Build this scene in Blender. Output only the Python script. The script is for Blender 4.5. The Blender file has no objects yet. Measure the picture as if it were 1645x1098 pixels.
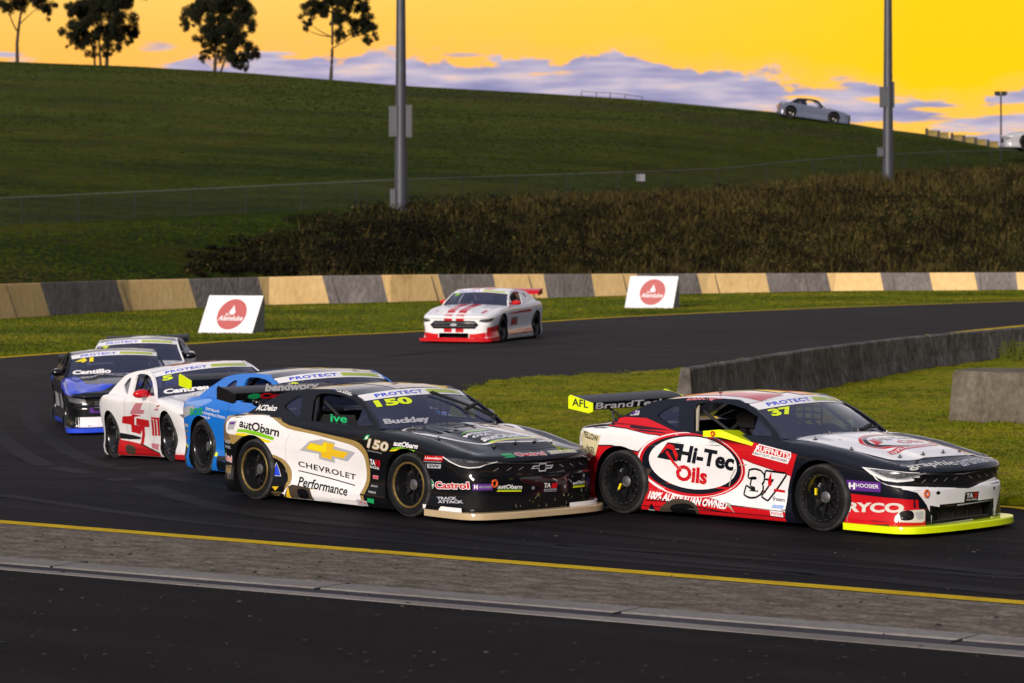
import bpy, bmesh, math, random
import numpy as np
from mathutils import Vector, Matrix
from mathutils.bvhtree import BVHTree
R = math.radians
rng = random.Random(7)
nrng = np.random.default_rng(5)
scene = bpy.context.scene
C = scene.collection

# ------------------------------------------------------------------ camera
F, H, YH, XC = 5200., 3.44, 327., 822.5       # focal length in photo pixels, eye height, horizon row, centre column
cd = bpy.data.cameras.new('camera'); cam = bpy.data.objects.new('camera', cd); C.objects.link(cam)
cam.location = (0, 0, H); cam.rotation_euler = (R(90), 0, 0)
cd.sensor_width = 36; cd.lens = F/1645*36
cd.shift_y = -(549-YH)/1645
cd.clip_start = 1; cd.clip_end = 9000
cd.dof.use_dof = True; cd.dof.focus_distance = 36.5; cd.dof.aperture_fstop = 3.6
scene.camera = cam

# ------------------------------------------------------------------ world
W = bpy.data.worlds.new("World"); scene.world = W; W.use_nodes = True
nt = W.node_tree; nt.nodes.clear()
def N(t, **k):
    n = nt.nodes.new(t)
    for a, b in k.items(): setattr(n, a, b)
    return n
def L(a, b): nt.links.new(a, b)
def mth(op, a, b=None, c=None, clamp=False):
    n = N('ShaderNodeMath', operation=op); n.use_clamp = clamp
    for i, v in enumerate((a, b, c)):
        if v is None: continue
        if isinstance(v, (int, float)): n.inputs[i].default_value = v
        else: L(v, n.inputs[i])
    return n.outputs[0]
def ramp(fac, stops, interp='LINEAR'):
    n = N('ShaderNodeValToRGB'); cr = n.color_ramp; cr.interpolation = interp
    while len(cr.elements) < len(stops): cr.elements.new(.5)
    for e, (p, c) in zip(cr.elements, stops): e.position = p; e.color = (*c, 1) if len(c) == 3 else c
    L(fac, n.inputs[0]); return n.outputs[0]
def mix(f, a, b, bt='MIX'):
    n = N('ShaderNodeMix', data_type='RGBA', blend_type=bt)
    for i, v in ((0, f), (6, a), (7, b)):
        if isinstance(v, (int, float)): n.inputs[i].default_value = v
        elif isinstance(v, tuple): n.inputs[i].default_value = (*v, 1)
        else: L(v, n.inputs[i])
    return n.outputs[2]
tc = N('ShaderNodeTexCoord'); sp = N('ShaderNodeSeparateXYZ'); L(tc.outputs['Generated'], sp.inputs[0])
el = sp.outputs['Z']; ax = sp.outputs['X']; ay = sp.outputs['Y']
SUN_EL, SUN_AZ = 17, 204      # degrees; azimuth clockwise from +Y, light comes from behind and left of the camera
sky = N('ShaderNodeTexSky', sky_type='NISHITA'); sky.sun_disc = False
sky.sun_elevation = R(SUN_EL); sky.sun_rotation = R(SUN_AZ); sky.altitude = 50; sky.dust_density = 1.5
# dusk dome: gold low in the +Y quarter, pale lilac overhead and behind
gold = ramp(mth('MULTIPLY', el, 10.), [(0, (.80, .33, .15)), (.28, (.80, .34, .12)), (.42, (.80, .39, .065)), (.62, (.80, .46, .10)), (.74, (.80, .54, .22)), (1, (.80, .68, .56))])
right = mth('MULTIPLY', mth('MULTIPLY_ADD', ax, 5.0, .38, clamp=True), mth('SUBTRACT', 1, mth('MULTIPLY', mth('SUBTRACT', el, .066), 30., clamp=True), clamp=True))
gold = mix(mth('MULTIPLY', right, .95), gold, (.82, .485, .002))
dome = ramp(el, [(0, (.008, .008, .010)), (.12, (.020, .020, .026)), (.28, (.09, .09, .12)), (.5, (.19, .20, .25)), (1, (.24, .25, .31))])
dome_f = ramp(el, [(0, (.6, .5, .4)), (.13, (.90, .80, .76)), (.26, (.66, .62, .70)), (.5, (.36, .37, .45)), (1, (.27, .28, .34))])
frontw = mth('MULTIPLY_ADD', ay, 1.5, -.3, clamp=True)
front = mth('MULTIPLY', mth('MULTIPLY_ADD', ay, 3.0, -1.6, clamp=True), mth('SUBTRACT', 1.0, mth('MULTIPLY', mth('SUBTRACT', el, .085), 18.0, clamp=True), clamp=True))
base = mix(front, mix(frontw, dome, dome_f), gold)
mp = N('ShaderNodeCombineXYZ'); L(mth('MULTIPLY', ax, 26.), mp.inputs[0]); L(mth('MULTIPLY', el, 44.), mp.inputs[1])
ns = N('ShaderNodeTexNoise'); ns.inputs['Scale'].default_value = 1.7; ns.inputs['Detail'].default_value = 6; ns.inputs['Roughness'].default_value = .55
L(mp.outputs[0], ns.inputs['Vector'])
# cloud bank low over the hill: height of its upper edge along the azimuth, ragged by noise
top = ramp(mth('MULTIPLY_ADD', ax, 3., .5), [(0, (.68,)*3), (.22, (.69,)*3), (.275, (.775,)*3), (.38, (.755,)*3), (.42, (.73,)*3), (.50, (.755,)*3), (.66, (.75,)*3), (.72, (.67,)*3), (.80, (.62,)*3), (.88, (.50,)*3), (.93, (.48,)*3), (.98, (.60,)*3)])
dcl = mth('SUBTRACT', mth('ADD', mth('MULTIPLY', top, .06), mth('MULTIPLY', mth('SUBTRACT', ns.outputs[0], .5), .024)), el)
cm = mth('MULTIPLY', dcl, 700., clamp=True)
mp2 = N('ShaderNodeCombineXYZ'); L(mth('MULTIPLY', ax, 22.), mp2.inputs[0]); L(mth('MULTIPLY', el, 150.), mp2.inputs[1])
ns3 = N('ShaderNodeTexNoise'); ns3.inputs['Scale'].default_value = 1.3; ns3.inputs['Detail'].default_value = 5; L(mp2.outputs[0], ns3.inputs['Vector'])
holes = mth('MULTIPLY', mth('SUBTRACT', ns3.outputs[0], mth('SUBTRACT', .66, mth('MULTIPLY', mth('ADD', ax, .01, clamp=True), 1.1, clamp=True))), 14., clamp=True)
cm = mth('MULTIPLY', cm, mth('SUBTRACT', 1, holes))
wisps = mth('MULTIPLY', mth('SUBTRACT', ns3.outputs[0], .66), 9., clamp=True)
wisps = mth('MULTIPLY', wisps, mth('MULTIPLY', mth('SUBTRACT', .058, el), 120., clamp=True))
cm = mth('MAXIMUM', cm, mth('MULTIPLY', wisps, .85))
for (bx_, by_, wx_, wy_) in ((-.110, .0482, .0085, .0020), (-.1585, .0455, .010, .0010), (-.075, .0462, .010, .0009), (-.0135, .0455, .009, .0012)):   # lone small clouds
    dd = mth('ADD', mth('POWER', mth('DIVIDE', mth('SUBTRACT', ax, bx_), wx_), 2.), mth('POWER', mth('DIVIDE', mth('SUBTRACT', el, by_), wy_), 2.))
    cm = mth('MAXIMUM', cm, mth('MULTIPLY', mth('SUBTRACT', mth('ADD', -.75, mth('MULTIPLY', ns3.outputs[0], 3.2)), dd), 1.6, clamp=True))
ns2 = N('ShaderNodeTexNoise'); ns2.inputs['Scale'].default_value = 1.6; ns2.inputs['Detail'].default_value = 4; L(mp2.outputs[0], ns2.inputs['Vector'])
ccol = ramp(ns2.outputs[0], [(.3, (.17, .19, .36)), (.45, (.27, .27, .43)), (.58, (.40, .37, .48)), (.72, (.66, .46, .38))])
halo = mth('MULTIPLY', mth('MULTIPLY_ADD', dcl, 110., .75, clamp=True), .45)
base = mix(halo, base, (.84, .40, .13))
base2 = mix(mth('MULTIPLY', cm, .94), base, ccol)
base2 = mix(front, base, base2)
bg = N('ShaderNodeBackground'); bg2 = N('ShaderNodeBackground'); add = N('ShaderNodeAddShader'); out = N('ShaderNodeOutputWorld')
L(base2, bg.inputs[0]); bg.inputs[1].default_value = 1.0
skyk = mth('MULTIPLY', mth('SUBTRACT', 1.0, frontw), .012); L(sky.outputs[0], bg2.inputs[0]); L(skyk, bg2.inputs[1])
L(bg.outputs[0], add.inputs[0]); L(bg2.outputs[0], add.inputs[1]); L(add.outputs[0], out.inputs[0])

# ------------------------------------------------------------------ sun
sd = bpy.data.lights.new('sun', 'SUN'); sun = bpy.data.objects.new('sun', sd); C.objects.link(sun)
sd.energy = 3.0; sd.angle = R(16); sd.color = (1, .90, .80)
sv = Vector((math.sin(R(SUN_AZ))*math.cos(R(SUN_EL)), math.cos(R(SUN_AZ))*math.cos(R(SUN_EL)), math.sin(R(SUN_EL))))
sun.rotation_euler = sv.to_track_quat('Z', 'Y').to_euler()
vs = scene.view_settings; scene.display_settings.display_device = 'sRGB'
vs.view_transform = 'Standard'; vs.look = 'None'; vs.gamma = 1; vs.exposure = .50; vs.use_curve_mapping = False
scene.cycles.max_bounces = 8; scene.cycles.transparent_max_bounces = 16; scene.cycles.caustics_reflective = False; scene.cycles.caustics_refractive = False

# ------------------------------------------------------------------ materials
MATS = {}
def newmat(name):
    m = bpy.data.materials.new(name); m.use_nodes = True
    return m, m.node_tree, m.node_tree.nodes['Principled BSDF']
def pmat(name, col, rough=.5, metal=0, coat=0, var=0, vscale=8, bump=0, bscale=60, emis=0, stretch=None, dirt=0, spec=None):
    if name in MATS: return MATS[name]
    m, t, b = newmat(name); MATS[name] = m
    b.inputs['Base Color'].default_value = (*col, 1); b.inputs['Roughness'].default_value = rough
    b.inputs['Metallic'].default_value = metal; b.inputs['Coat Weight'].default_value = coat; b.inputs['Coat Roughness'].default_value = .05
    if spec is not None: b.inputs['Specular IOR Level'].default_value = spec
    if emis: b.inputs['Emission Color'].default_value = (*col, 1); b.inputs['Emission Strength'].default_value = emis
    co = t.nodes.new('ShaderNodeTexCoord'); vec = co.outputs['Object']
    if stretch:
        mpn = t.nodes.new('ShaderNodeMapping'); mpn.inputs['Scale'].default_value = stretch[:3]
        if len(stretch) > 3: mpn.inputs['Rotation'].default_value = (0, 0, stretch[3])
        t.links.new(vec, mpn.inputs[0]); vec = mpn.outputs[0]
    if var or dirt:
        n = t.nodes.new('ShaderNodeTexNoise'); n.inputs['Scale'].default_value = vscale; n.inputs['Detail'].default_value = 6; n.inputs['Roughness'].default_value = .65
        t.links.new(vec, n.inputs['Vector'])
        r = t.nodes.new('ShaderNodeValToRGB')
        v = var if var else dirt
        r.color_ramp.elements[0].position = .3; r.color_ramp.elements[0].color = (*[c*(1-v) for c in col], 1)
        r.color_ramp.elements[1].position = .7; r.color_ramp.elements[1].color = (*[min(1, c*(1+(v if var else 0))) for c in col], 1)
        t.links.new(n.outputs[0], r.inputs[0]); t.links.new(r.outputs[0], b.inputs['Base Color'])
    if bump:
        n = t.nodes.new('ShaderNodeTexNoise'); n.inputs['Scale'].default_value = bscale; n.inputs['Detail'].default_value = 4
        bp = t.nodes.new('ShaderNodeBump'); bp.inputs['Strength'].default_value = bump; bp.inputs['Distance'].default_value = .02
        t.links.new(vec, n.inputs['Vector']); t.links.new(n.outputs[0], bp.inputs['Height']); t.links.new(bp.outputs[0], b.inputs['Normal'])
    return m
PAINT = dict(white=(.82, .81, .83), offwhite=(.62, .60, .55), black=(.0025, .0028, .0045), navy=(.004, .0052, .012), red=(.55, .006, .012), darkred=(.25, .006, .01),
             gold=(.34, .23, .075), goldy=(.78, .50, .02), neon=(.72, .86, .004), lime=(.22, .55, .02), yellow=(.85, .68, .01), green=(.01, .33, .10),
             blue=(.006, .16, .62), royal=(.015, .06, .65), cyan=(.05, .50, .60), purple=(.10, .025, .24), grey=(.20, .20, .22), lgrey=(.42, .42, .46),
             cream=(.62, .55, .33), pink=(.6, .2, .25), orange=(.75, .12, .02), tan=(.36, .27, .20), beige=(.38, .34, .27), silver=(.10, .115, .175), dirt=(.055, .042, .03), limey=(.42, .52, .03), champ=(.50, .38, .23), skyb=(.16, .33, .75), teal=(.02, .30, .36), bronze=(.16,.11,.07))
def paint(c):
    return pmat('paint_'+c, PAINT[c], rough=.55, spec=.12, coat=.75 if c in ('black', 'navy') else .7 if c not in ('dirt',) else 0, dirt=.10, vscale=3)
BLK = pmat('matt_black', (.006, .006, .007), .6)
CARB = pmat('carbon', (.005, .005, .006), .45, spec=.25)
RUB = pmat('tyre_rubber', (.006, .006, .0065), .7, spec=.2, var=.9, vscale=5)
TREAD = pmat('tyre_scuff', (.024, .024, .027), .8, var=.95, vscale=9)
RIM = pmat('rim_black', (.012, .012, .014), .22, metal=.3, coat=.5)
GOLDRIM = pmat('rim_gold', (.50, .34, .10), .3, metal=.8)
STEEL = pmat('steel', (.22, .22, .24), .35, metal=.8, var=.1)
CAGE = pmat('cage_tube', (.03, .03, .034), .4)
CAGEL = pmat('cage_light', (.30, .29, .28), .5)
INTER = pmat('interior', (.005, .005, .0055), .9, spec=.05)
LAMP = pmat('lamp_lens', (.13, .135, .15), .25, metal=.3, coat=.6, var=.8, vscale=22)
LAMPD = pmat('lamp_lens_dark', (.09, .09, .10), .12, metal=.5, coat=1, var=.6, vscale=25)
GRILLE = pmat('grille_mesh', (.004, .004, .005), .6, spec=.15, var=.8, vscale=60, bump=.3, bscale=120)
def glassmat(name, tint, k):
    m = bpy.data.materials.new(name); m.use_nodes = True; t = m.node_tree; t.nodes.clear()
    o = t.nodes.new('ShaderNodeOutputMaterial'); tr = t.nodes.new('ShaderNodeBsdfTransparent'); gl = t.nodes.new('ShaderNodeBsdfPrincipled')
    gl.inputs['Base Color'].default_value = (.045, .052, .115, 1); gl.inputs['Roughness'].default_value = .08; gl.inputs['Coat Weight'].default_value = 1  # bluish base colour stands in for the sky reflected in the glass
    mx = t.nodes.new('ShaderNodeMixShader'); lw = t.nodes.new('ShaderNodeLayerWeight'); lw.inputs[0].default_value = .35
    ma = t.nodes.new('ShaderNodeMath'); ma.operation = 'MULTIPLY_ADD'; ma.inputs[1].default_value = .8; ma.inputs[2].default_value = k; ma.use_clamp = True
    t.links.new(lw.outputs['Fresnel'], ma.inputs[0]); t.links.new(ma.outputs[0], mx.inputs[0])
    tr.inputs[0].default_value = (*tint, 1); t.links.new(tr.outputs[0], mx.inputs[1]); t.links.new(gl.outputs[0], mx.inputs[2]); t.links.new(mx.outputs[0], o.inputs[0])
    return m
GLASS = glassmat('windscreen_glass', (.55, .57, .68), .45)
SGLASS = glassmat('side_glass', (.6, .62, .7), .30)

# ------------------------------------------------------------------ object helpers
def meta(o, label=None, cat=None, group=None, kind=None):
    if label: o['label'] = label
    if cat: o['category'] = cat
    if group: o['group'] = group
    if kind: o['kind'] = kind
    return o
def empty(name, loc=(0, 0, 0), **k):
    o = bpy.data.objects.new(name, None); C.objects.link(o); o.location = loc; o.empty_display_size = .3
    return meta(o, **k)
def obj(name, verts, faces, mats, parent=None, midx=None, smooth=False, angle=35, **k):
    me = bpy.data.meshes.new(name); me.from_pydata([tuple(v) for v in verts], [], faces)
    if not isinstance(mats, (list, tuple)): mats = [mats]
    for m in mats: me.materials.append(m)
    if midx is not None: me.polygons.foreach_set('material_index', midx)
    if smooth:
        me.polygons.foreach_set('use_smooth', [True]*len(me.polygons))
        if angle: me.set_sharp_from_angle(angle=R(angle))
    me.update()
    o = bpy.data.objects.new(name, me); C.objects.link(o)
    if parent: o.parent = parent
    return meta(o, **k)
class MB:
    """collects primitives into one mesh"""
    def __init__(s): s.v = []; s.f = []; s.m = []
    def add(s, v, f, m=0):
        n = len(s.v); s.v += [tuple(p) for p in v]; s.f += [tuple(i+n for i in q) for q in f]; s.m += [m]*len(f); return s
    def box(s, c, d, m=0, rot=None):
        v = [Vector(((i & 1)-.5, ((i >> 1) & 1)-.5, ((i >> 2) & 1)-.5)) for i in range(8)]
        v = [Vector((p.x*d[0], p.y*d[1], p.z*d[2])) for p in v]
        if rot is not None: v = [rot @ p for p in v]
        v = [p+Vector(c) for p in v]
        return s.add(v, [(0, 2, 3, 1), (4, 5, 7, 6), (0, 1, 5, 4), (2, 6, 7, 3), (0, 4, 6, 2), (1, 3, 7, 5)], m)
    def hexa(s, b, t, m=0):   # bottom 4, top 4 points in order
        return s.add(list(b)+list(t), [(3, 2, 1, 0), (4, 5, 6, 7), (0, 1, 5, 4), (1, 2, 6, 5), (2, 3, 7, 6), (3, 0, 4, 7)], m)
    def tube(s, pts, r, n=8, m=0, cap=True):
        pts = [Vector(p) for p in pts]; rr = r if isinstance(r, (list, tuple)) else [r]*len(pts)
        rings = []; up = Vector((0, 0, 1))
        for i, p in enumerate(pts):
            d = (pts[min(i+1, len(pts)-1)]-pts[max(i-1, 0)]).normalized()
            a = d.cross(up)
            if a.length < .05: a = d.cross(Vector((0, 1, 0)))
            a.normalize(); b = d.cross(a)
            rings.append([p+(a*math.cos(2*math.pi*k/n)+b*math.sin(2*math.pi*k/n))*rr[i] for k in range(n)])
        v = [q for ring in rings for q in ring]; f = []
        for i in range(len(pts)-1):
            for k in range(n): f.append((i*n+k, i*n+(k+1) % n, (i+1)*n+(k+1) % n, (i+1)*n+k))
        if cap: f.append(tuple(range(n-1, -1, -1))); f.append(tuple((len(pts)-1)*n+k for k in range(n)))
        return s.add(v, f, m)
    def lathe(s, prof, n=40, m=0, mid=None):   # around the y axis; prof (r, y)
        v = []; f = []; ms = []
        for (r, y) in prof:
            for k in range(n): a = 2*math.pi*k/n; v.append((r*math.cos(a), y, r*math.sin(a)))
        for i in range(len(prof)-1):
            for k in range(n): f.append((i*n+k, i*n+(k+1) % n, (i+1)*n+(k+1) % n, (i+1)*n+k))
        n0 = len(s.m); s.add(v, f, m)
        if mid:
            for i in range(len(prof)-1):
                for k in range(n): s.m[n0+i*n+k] = mid[i]
        return s
    def sphere(s, c, r, m=0, n=16, sx=(1, 1, 1)):
        v = []; f = []
        for i in range(n//2+1):
            t = math.pi*i/(n//2)
            for k in range(n): a = 2*math.pi*k/n; v.append((c[0]+r*sx[0]*math.sin(t)*math.cos(a), c[1]+r*sx[1]*math.sin(t)*math.sin(a), c[2]+r*sx[2]*math.cos(t)))
        for i in range(n//2):
            for k in range(n): f.append((i*n+k, (i+1)*n+k, (i+1)*n+(k+1) % n, i*n+(k+1) % n))
        return s.add(v, f, m)
    def build(s, name, mats, parent=None, smooth=False, angle=35, **k):
        return obj(name, s.v, s.f, mats, parent, s.m, smooth, angle, **k)
def lerp(a, b, t): return a+(b-a)*t
def interp(x, pts):
    xs = [p[0] for p in pts]; ys = [p[1] for p in pts]
    if xs[0] > xs[-1]: xs = xs[::-1]; ys = ys[::-1]
    return float(np.interp(x, xs, ys))
def sstep(a, b, x): t = max(0, min(1, (x-a)/(b-a))); return t*t*(3-2*t)
def crom(P, n):
    P = [Vector(p) for p in P]; out = []
    for i in range(len(P)-1):
        p0 = P[max(i-1, 0)]; p1 = P[i]; p2 = P[i+1]; p3 = P[min(i+2, len(P)-1)]
        for k in range(n):
            t = k/n
            out.append(.5*((2*p1)+(p2-p0)*t+(2*p0-5*p1+4*p2-p3)*t*t+(3*p1-p0-3*p2+p3)*t**3))
    out.append(P[-1]); return out

# flat shapes: outlines (with holes) and lettering as 2-D triangle meshes
def mesh2d(o):
    C.objects.link(o); dg = bpy.context.evaluated_depsgraph_get(); dg.update()
    me = bpy.data.meshes.new_from_object(o.evaluated_get(dg)); v = [tuple(p.co) for p in me.vertices]; f = [tuple(p.vertices) for p in me.polygons]
    bpy.data.meshes.remove(me); d = o.data; bpy.data.objects.remove(o); bpy.data.curves.remove(d); return v, f
def poly2d(loops, extrude=0):
    cu = bpy.data.curves.new('shape', 'CURVE'); cu.dimensions = '2D'; cu.fill_mode = 'BOTH'; cu.extrude = extrude
    for lp in loops:
        s = cu.splines.new('POLY'); s.points.add(len(lp)-1); s.use_cyclic_u = True
        for i, p in enumerate(lp): s.points[i].co = (p[0], p[1], 0, 1)
    return mesh2d(bpy.data.objects.new('shape', cu))
TXT = {}
def text2d(s, bold=0, shear=0, sp=1):
    key = (s, bold, shear, sp)
    if key not in TXT:
        cu = bpy.data.curves.new('letters', 'FONT'); cu.body = s; cu.shear = shear; cu.offset = bold; cu.resolution_u = 3; cu.space_character = sp
        v, f = mesh2d(bpy.data.objects.new('letters', cu))
        xs = [p[0] for p in v]; ys = [p[1] for p in v]; x0, y0 = min(xs), min(ys); w, h = max(xs)-x0, max(ys)-y0
        TXT[key] = ([((p[0]-x0)/w, (p[1]-y0)/h) for p in v], f)
    return TXT[key]
def circ(cx, cy, rx, ry=None, n=40, a0=0, a1=360):
    ry = ry or rx; k = n if a1-a0 == 360 else n+1
    return [(cx+rx*math.cos(R(a0+(a1-a0)*i/n)), cy+ry*math.sin(R(a0+(a1-a0)*i/n))) for i in range(k)]
def gridcut(v, f, step):
    bm = bmesh.new(); vs_ = [bm.verts.new((p[0], p[1], 0)) for p in v]
    for q in f:
        try: bm.faces.new([vs_[i] for i in q])
        except ValueError: pass
    xs = [p[0] for p in v]; ys = [p[1] for p in v]
    for ax_, lo, hi in ((0, min(xs), max(xs)), (1, min(ys), max(ys))):
        k = math.ceil(lo/step)
        while k*step < hi:
            no = Vector((1, 0, 0)) if ax_ == 0 else Vector((0, 1, 0))
            bmesh.ops.bisect_plane(bm, geom=bm.verts[:]+bm.edges[:]+bm.faces[:], plane_co=no*(k*step), plane_no=no, dist=1e-5)
            k += 1
    bm.verts.index_update()
    r = ([tuple(p.co)[:2] for p in bm.verts], [tuple(p.index for p in q.verts) for q in bm.faces]); bm.free(); return r

# ------------------------------------------------------------------ terrain
WALL_TOP = [(-900, 500), (-300, 468), (0, 457), (187, 451), (303, 448.5), (520, 443.5), (700, 441.5), (870, 441), (1400, 439), (1645, 438), (2400, 436)]
WALL_BOT = [(-900, 580), (-300, 530), (0, 513), (206, 500), (432, 490), (630, 486), (720, 483), (880, 479), (1136, 472), (1340, 468), (1645, 466), (2400, 460)]
FENCE_Y = [(-900, 128), (0, 133), (640, 142), (1000, 151), (1400, 170), (1645, 184), (2400, 200)]
FENCE_TOP = [(-900, 368), (0, 319), (300, 305), (640, 289), (1045, 276), (1163, 271), (1268, 260), (1365, 252), (1514, 244), (1645, 241), (2400, 225)]
RIDGE_Y = [(-900, 275), (0, 260), (640, 245), (1245, 215), (1645, 195), (2400, 180)]
RIDGE = [(-900, 66), (0, 99), (210, 107), (400, 118), (656, 138.6), (868, 150.6), (1023, 160.5), (1180, 175.7), (1245, 182), (1362, 200), (1415, 209), (1491, 219), (1607, 240), (1645, 244), (2400, 290)]
def flatG(X, Y): return -.5*math.tanh(.32*max(0, -(X+2.4)))*sstep(37, 50, Y)*(1-sstep(60, 84, Y))-.0045*max(0, min(40, Y-42))
def flat_hit(px, py):
    z = 0.
    for _ in range(40):
        Y = F*(H-z)/(py-YH); z = .5*z+.5*flatG((px-XC)/F*Y, Y)
    Y = F*(H-z)/(py-YH); return Vector(((px-XC)/F*Y, Y, z))
def zrow(row, Y): return H-(row-YH)*Y/F
_cols = np.arange(-900, 2401, 30.)
_yw = [flat_hit(c, interp(c, WALL_BOT)) for c in _cols]
WY = [(float(c), p.y) for c, p in zip(_cols, _yw)]
def G(X, Y):
    if Y < 5: return 0.
    c = XC+F*X/Y; c = max(-900, min(2400, c))
    yw = interp(c, WY)+.5
    if Y <= yw: return flatG(X, Y)
    yf = interp(c, FENCE_Y); zf = zrow(interp(c, FENCE_TOP), yf)-1.15
    yr = interp(c, RIDGE_Y); zr = zrow(interp(c, RIDGE), yr)
    zw = flatG(X, yw)
    if Y <= yf:
        t = (Y-yw)/(yf-yw); return lerp(zw, zf, .35*t+.65*sstep(0, .8, t))
    if Y <= yr:
        t = (Y-yf)/(yr-yf); return lerp(zf, zr, t*(1.5-.5*t))
    sl = .5*(zr-zf)/(yr-yf); d = Y-yr
    return max(-2.0 if Y > 600 else -50, zr+sl*d-.0016*d*d) if Y < 330 else max(zr+sl*(330-yr)-.0016*(330-yr)**2-.08*(Y-330), -3.)
def at(px, py, z=None):
    """photo survey: the ground point seen at a pixel"""
    if z is not None:
        Y = F*(H-z)/(py-YH); return Vector(((px-XC)/F*Y, Y, z))
    return flat_hit(px, py)
def hill(px, row, lo, hi):
    for k in range(400):
        Y = lerp(lo, hi, k/400); X = (px-XC)/F*Y
        if G(X, Y) >= zrow(row, Y): return Vector((X, Y, G(X, Y)))
    return Vector((X, Y, G(X, Y)))

def natmat(name, stops, scale, stretch=(1, 1, 1), bump=.4, rough=.9, bscale=8, detail=8, fine=None, attr=None, attrcols=None, attr2=None, attrcols2=None):
    m, t, b = newmat(name); b.inputs['Roughness'].default_value = rough; b.inputs['Specular IOR Level'].default_value = .03
    co = t.nodes.new('ShaderNodeTexCoord'); mp_ = t.nodes.new('ShaderNodeMapping'); mp_.inputs['Scale'].default_value = stretch[:3]
    if len(stretch) > 3:     # grain running along a direction
        mp_.vector_type = 'TEXTURE'; mp_.inputs['Rotation'].default_value = (0, 0, -stretch[3]); mp_.inputs['Scale'].default_value = [1/q_ for q_ in stretch[:3]]
    t.links.new(co.outputs['Object'], mp_.inputs[0])
    n = t.nodes.new('ShaderNodeTexNoise'); n.inputs['Scale'].default_value = scale; n.inputs['Detail'].default_value = detail; n.inputs['Roughness'].default_value = .62
    t.links.new(mp_.outputs[0], n.inputs['Vector'])
    def rp(st, src):
        r = t.nodes.new('ShaderNodeValToRGB')
        while len(r.color_ramp.elements) < len(st): r.color_ramp.elements.new(.5)
        for e, (p, c) in zip(r.color_ramp.elements, st): e.position = p; e.color = (*c, 1)
        t.links.new(src, r.inputs[0]); return r.outputs[0]
    col = rp(stops, n.outputs[0])
    if attr:
        a = t.nodes.new('ShaderNodeAttribute'); a.attribute_name = attr
        mx = t.nodes.new('ShaderNodeMix'); mx.data_type = 'RGBA'; t.links.new(a.outputs['Fac'], mx.inputs[0]); t.links.new(col, mx.inputs[6]); t.links.new(rp(attrcols, n.outputs[0]), mx.inputs[7]); col = mx.outputs[2]
    if attr2:
        a = t.nodes.new('ShaderNodeAttribute'); a.attribute_name = attr2
        mx = t.nodes.new('ShaderNodeMix'); mx.data_type = 'RGBA'; t.links.new(a.outputs['Fac'], mx.inputs[0]); t.links.new(col, mx.inputs[6]); t.links.new(rp(attrcols2, n.outputs[0]), mx.inputs[7]); col = mx.outputs[2]
    if fine:
        n2 = t.nodes.new('ShaderNodeTexNoise'); n2.inputs['Scale'].default_value = fine[0]; n2.inputs['Detail'].default_value = 5
        t.links.new(mp_.outputs[0], n2.inputs['Vector'])
        r2 = rp([(.3, (1-fine[1],)*3), (.7, (1+fine[1]*.8,)*3)], n2.outputs[0])
        mx = t.nodes.new('ShaderNodeMix'); mx.data_type = 'RGBA'; mx.blend_type = 'MULTIPLY'; mx.inputs[0].default_value = 1
        t.links.new(col, mx.inputs[6]); t.links.new(r2, mx.inputs[7]); col = mx.outputs[2]
    t.links.new(col, b.inputs['Base Color'])
    nb = t.nodes.new('ShaderNodeTexNoise'); nb.inputs['Scale'].default_value = bscale; nb.inputs['Detail'].default_value = 6; t.links.new(mp_.outputs[0], nb.inputs['Vector'])
    bp = t.nodes.new('ShaderNodeBump'); bp.inputs['Strength'].default_value = bump; bp.inputs['Distance'].default_value = .1
    t.links.new(nb.outputs[0], bp.inputs['Height']); t.links.new(bp.outputs[0], b.inputs['Normal'])
    return m
GRASS = natmat('hill_grass', [(.25, (.0035, .006, .0002)), (.42, (.011, .018, .0004)), (.55, (.021, .030, .0008)), (.70, (.033, .025, .004))], .16, (.45, 1.6, 1), bump=.5, bscale=1.5, fine=(1.3, .45),
               attr2='path', attrcols2=[(.3, (.022, .018, .008)), (.7, (.045, .034, .015))], attr='verge', attrcols=[(.25, (.040, .055, .0015)), (.5, (.095, .115, .003)), (.8, (.17, .155, .010))])
def spaced(lst):
    out_ = []
    for a, b, s in lst:
        n = max(1, int(round((b-a)/s)))
        out_ += [a+(b-a)*i/n for i in range(n)]
    out_.append(lst[-1][1]); return out_
gx = spaced([(-2500, -300, 400), (-300, -60, 20), (-60, 60, 1.2), (60, 300, 20), (300, 2500, 400)])
gy = spaced([(-300, 0, 100), (0, 20, 5), (20, 60, 1.0), (60, 330, 1.6), (330, 500, 12), (500, 4000, 500)])
gv = [(x, y, G(x, y)) for y in gy for x in gx]
nx = len(gx)
gf = [(j*nx+i, j*nx+i+1, (j+1)*nx+i+1, (j+1)*nx+i) for j in range(len(gy)-1) for i in range(nx-1)]
ground = obj('ground', gv, gf, GRASS, smooth=True, angle=0, kind='structure')
at_ = ground.data.attributes.new('verge', 'FLOAT', 'POINT')
def verge(x, y):
    if y < 5: return 1.
    c = max(-900, min(2400, XC+F*x/y)); yw = interp(c, WY); yf = interp(c, FENCE_Y)
    if y < yw+1: return 1.
    if y < yf: return .0
    return .10+.24*sstep(yf+5, yf+60, y)
at_.data.foreach_set('value', [verge(p[0], p[1]) for p in gv])
def worn_path(x, y, z):
    # two trodden tracks that follow the contour below the crest
    if y < 150 or y > 300: return 0.
    c = XC+F*x/y; r = YH+F*(H-z)/y; rr_ = interp(c, RIDGE); yr = interp(c, RIDGE_Y)
    if c < 500 or y > yr: return 0.
    k1 = math.exp(-((r-rr_-14-4*math.sin(c*.006))/5)**2)*sstep(560, 700, c); k2 = math.exp(-((r-rr_-26)/4)**2)*sstep(1000, 1150, c)*.7
    return min(1, (k1+k2))*.85
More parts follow.
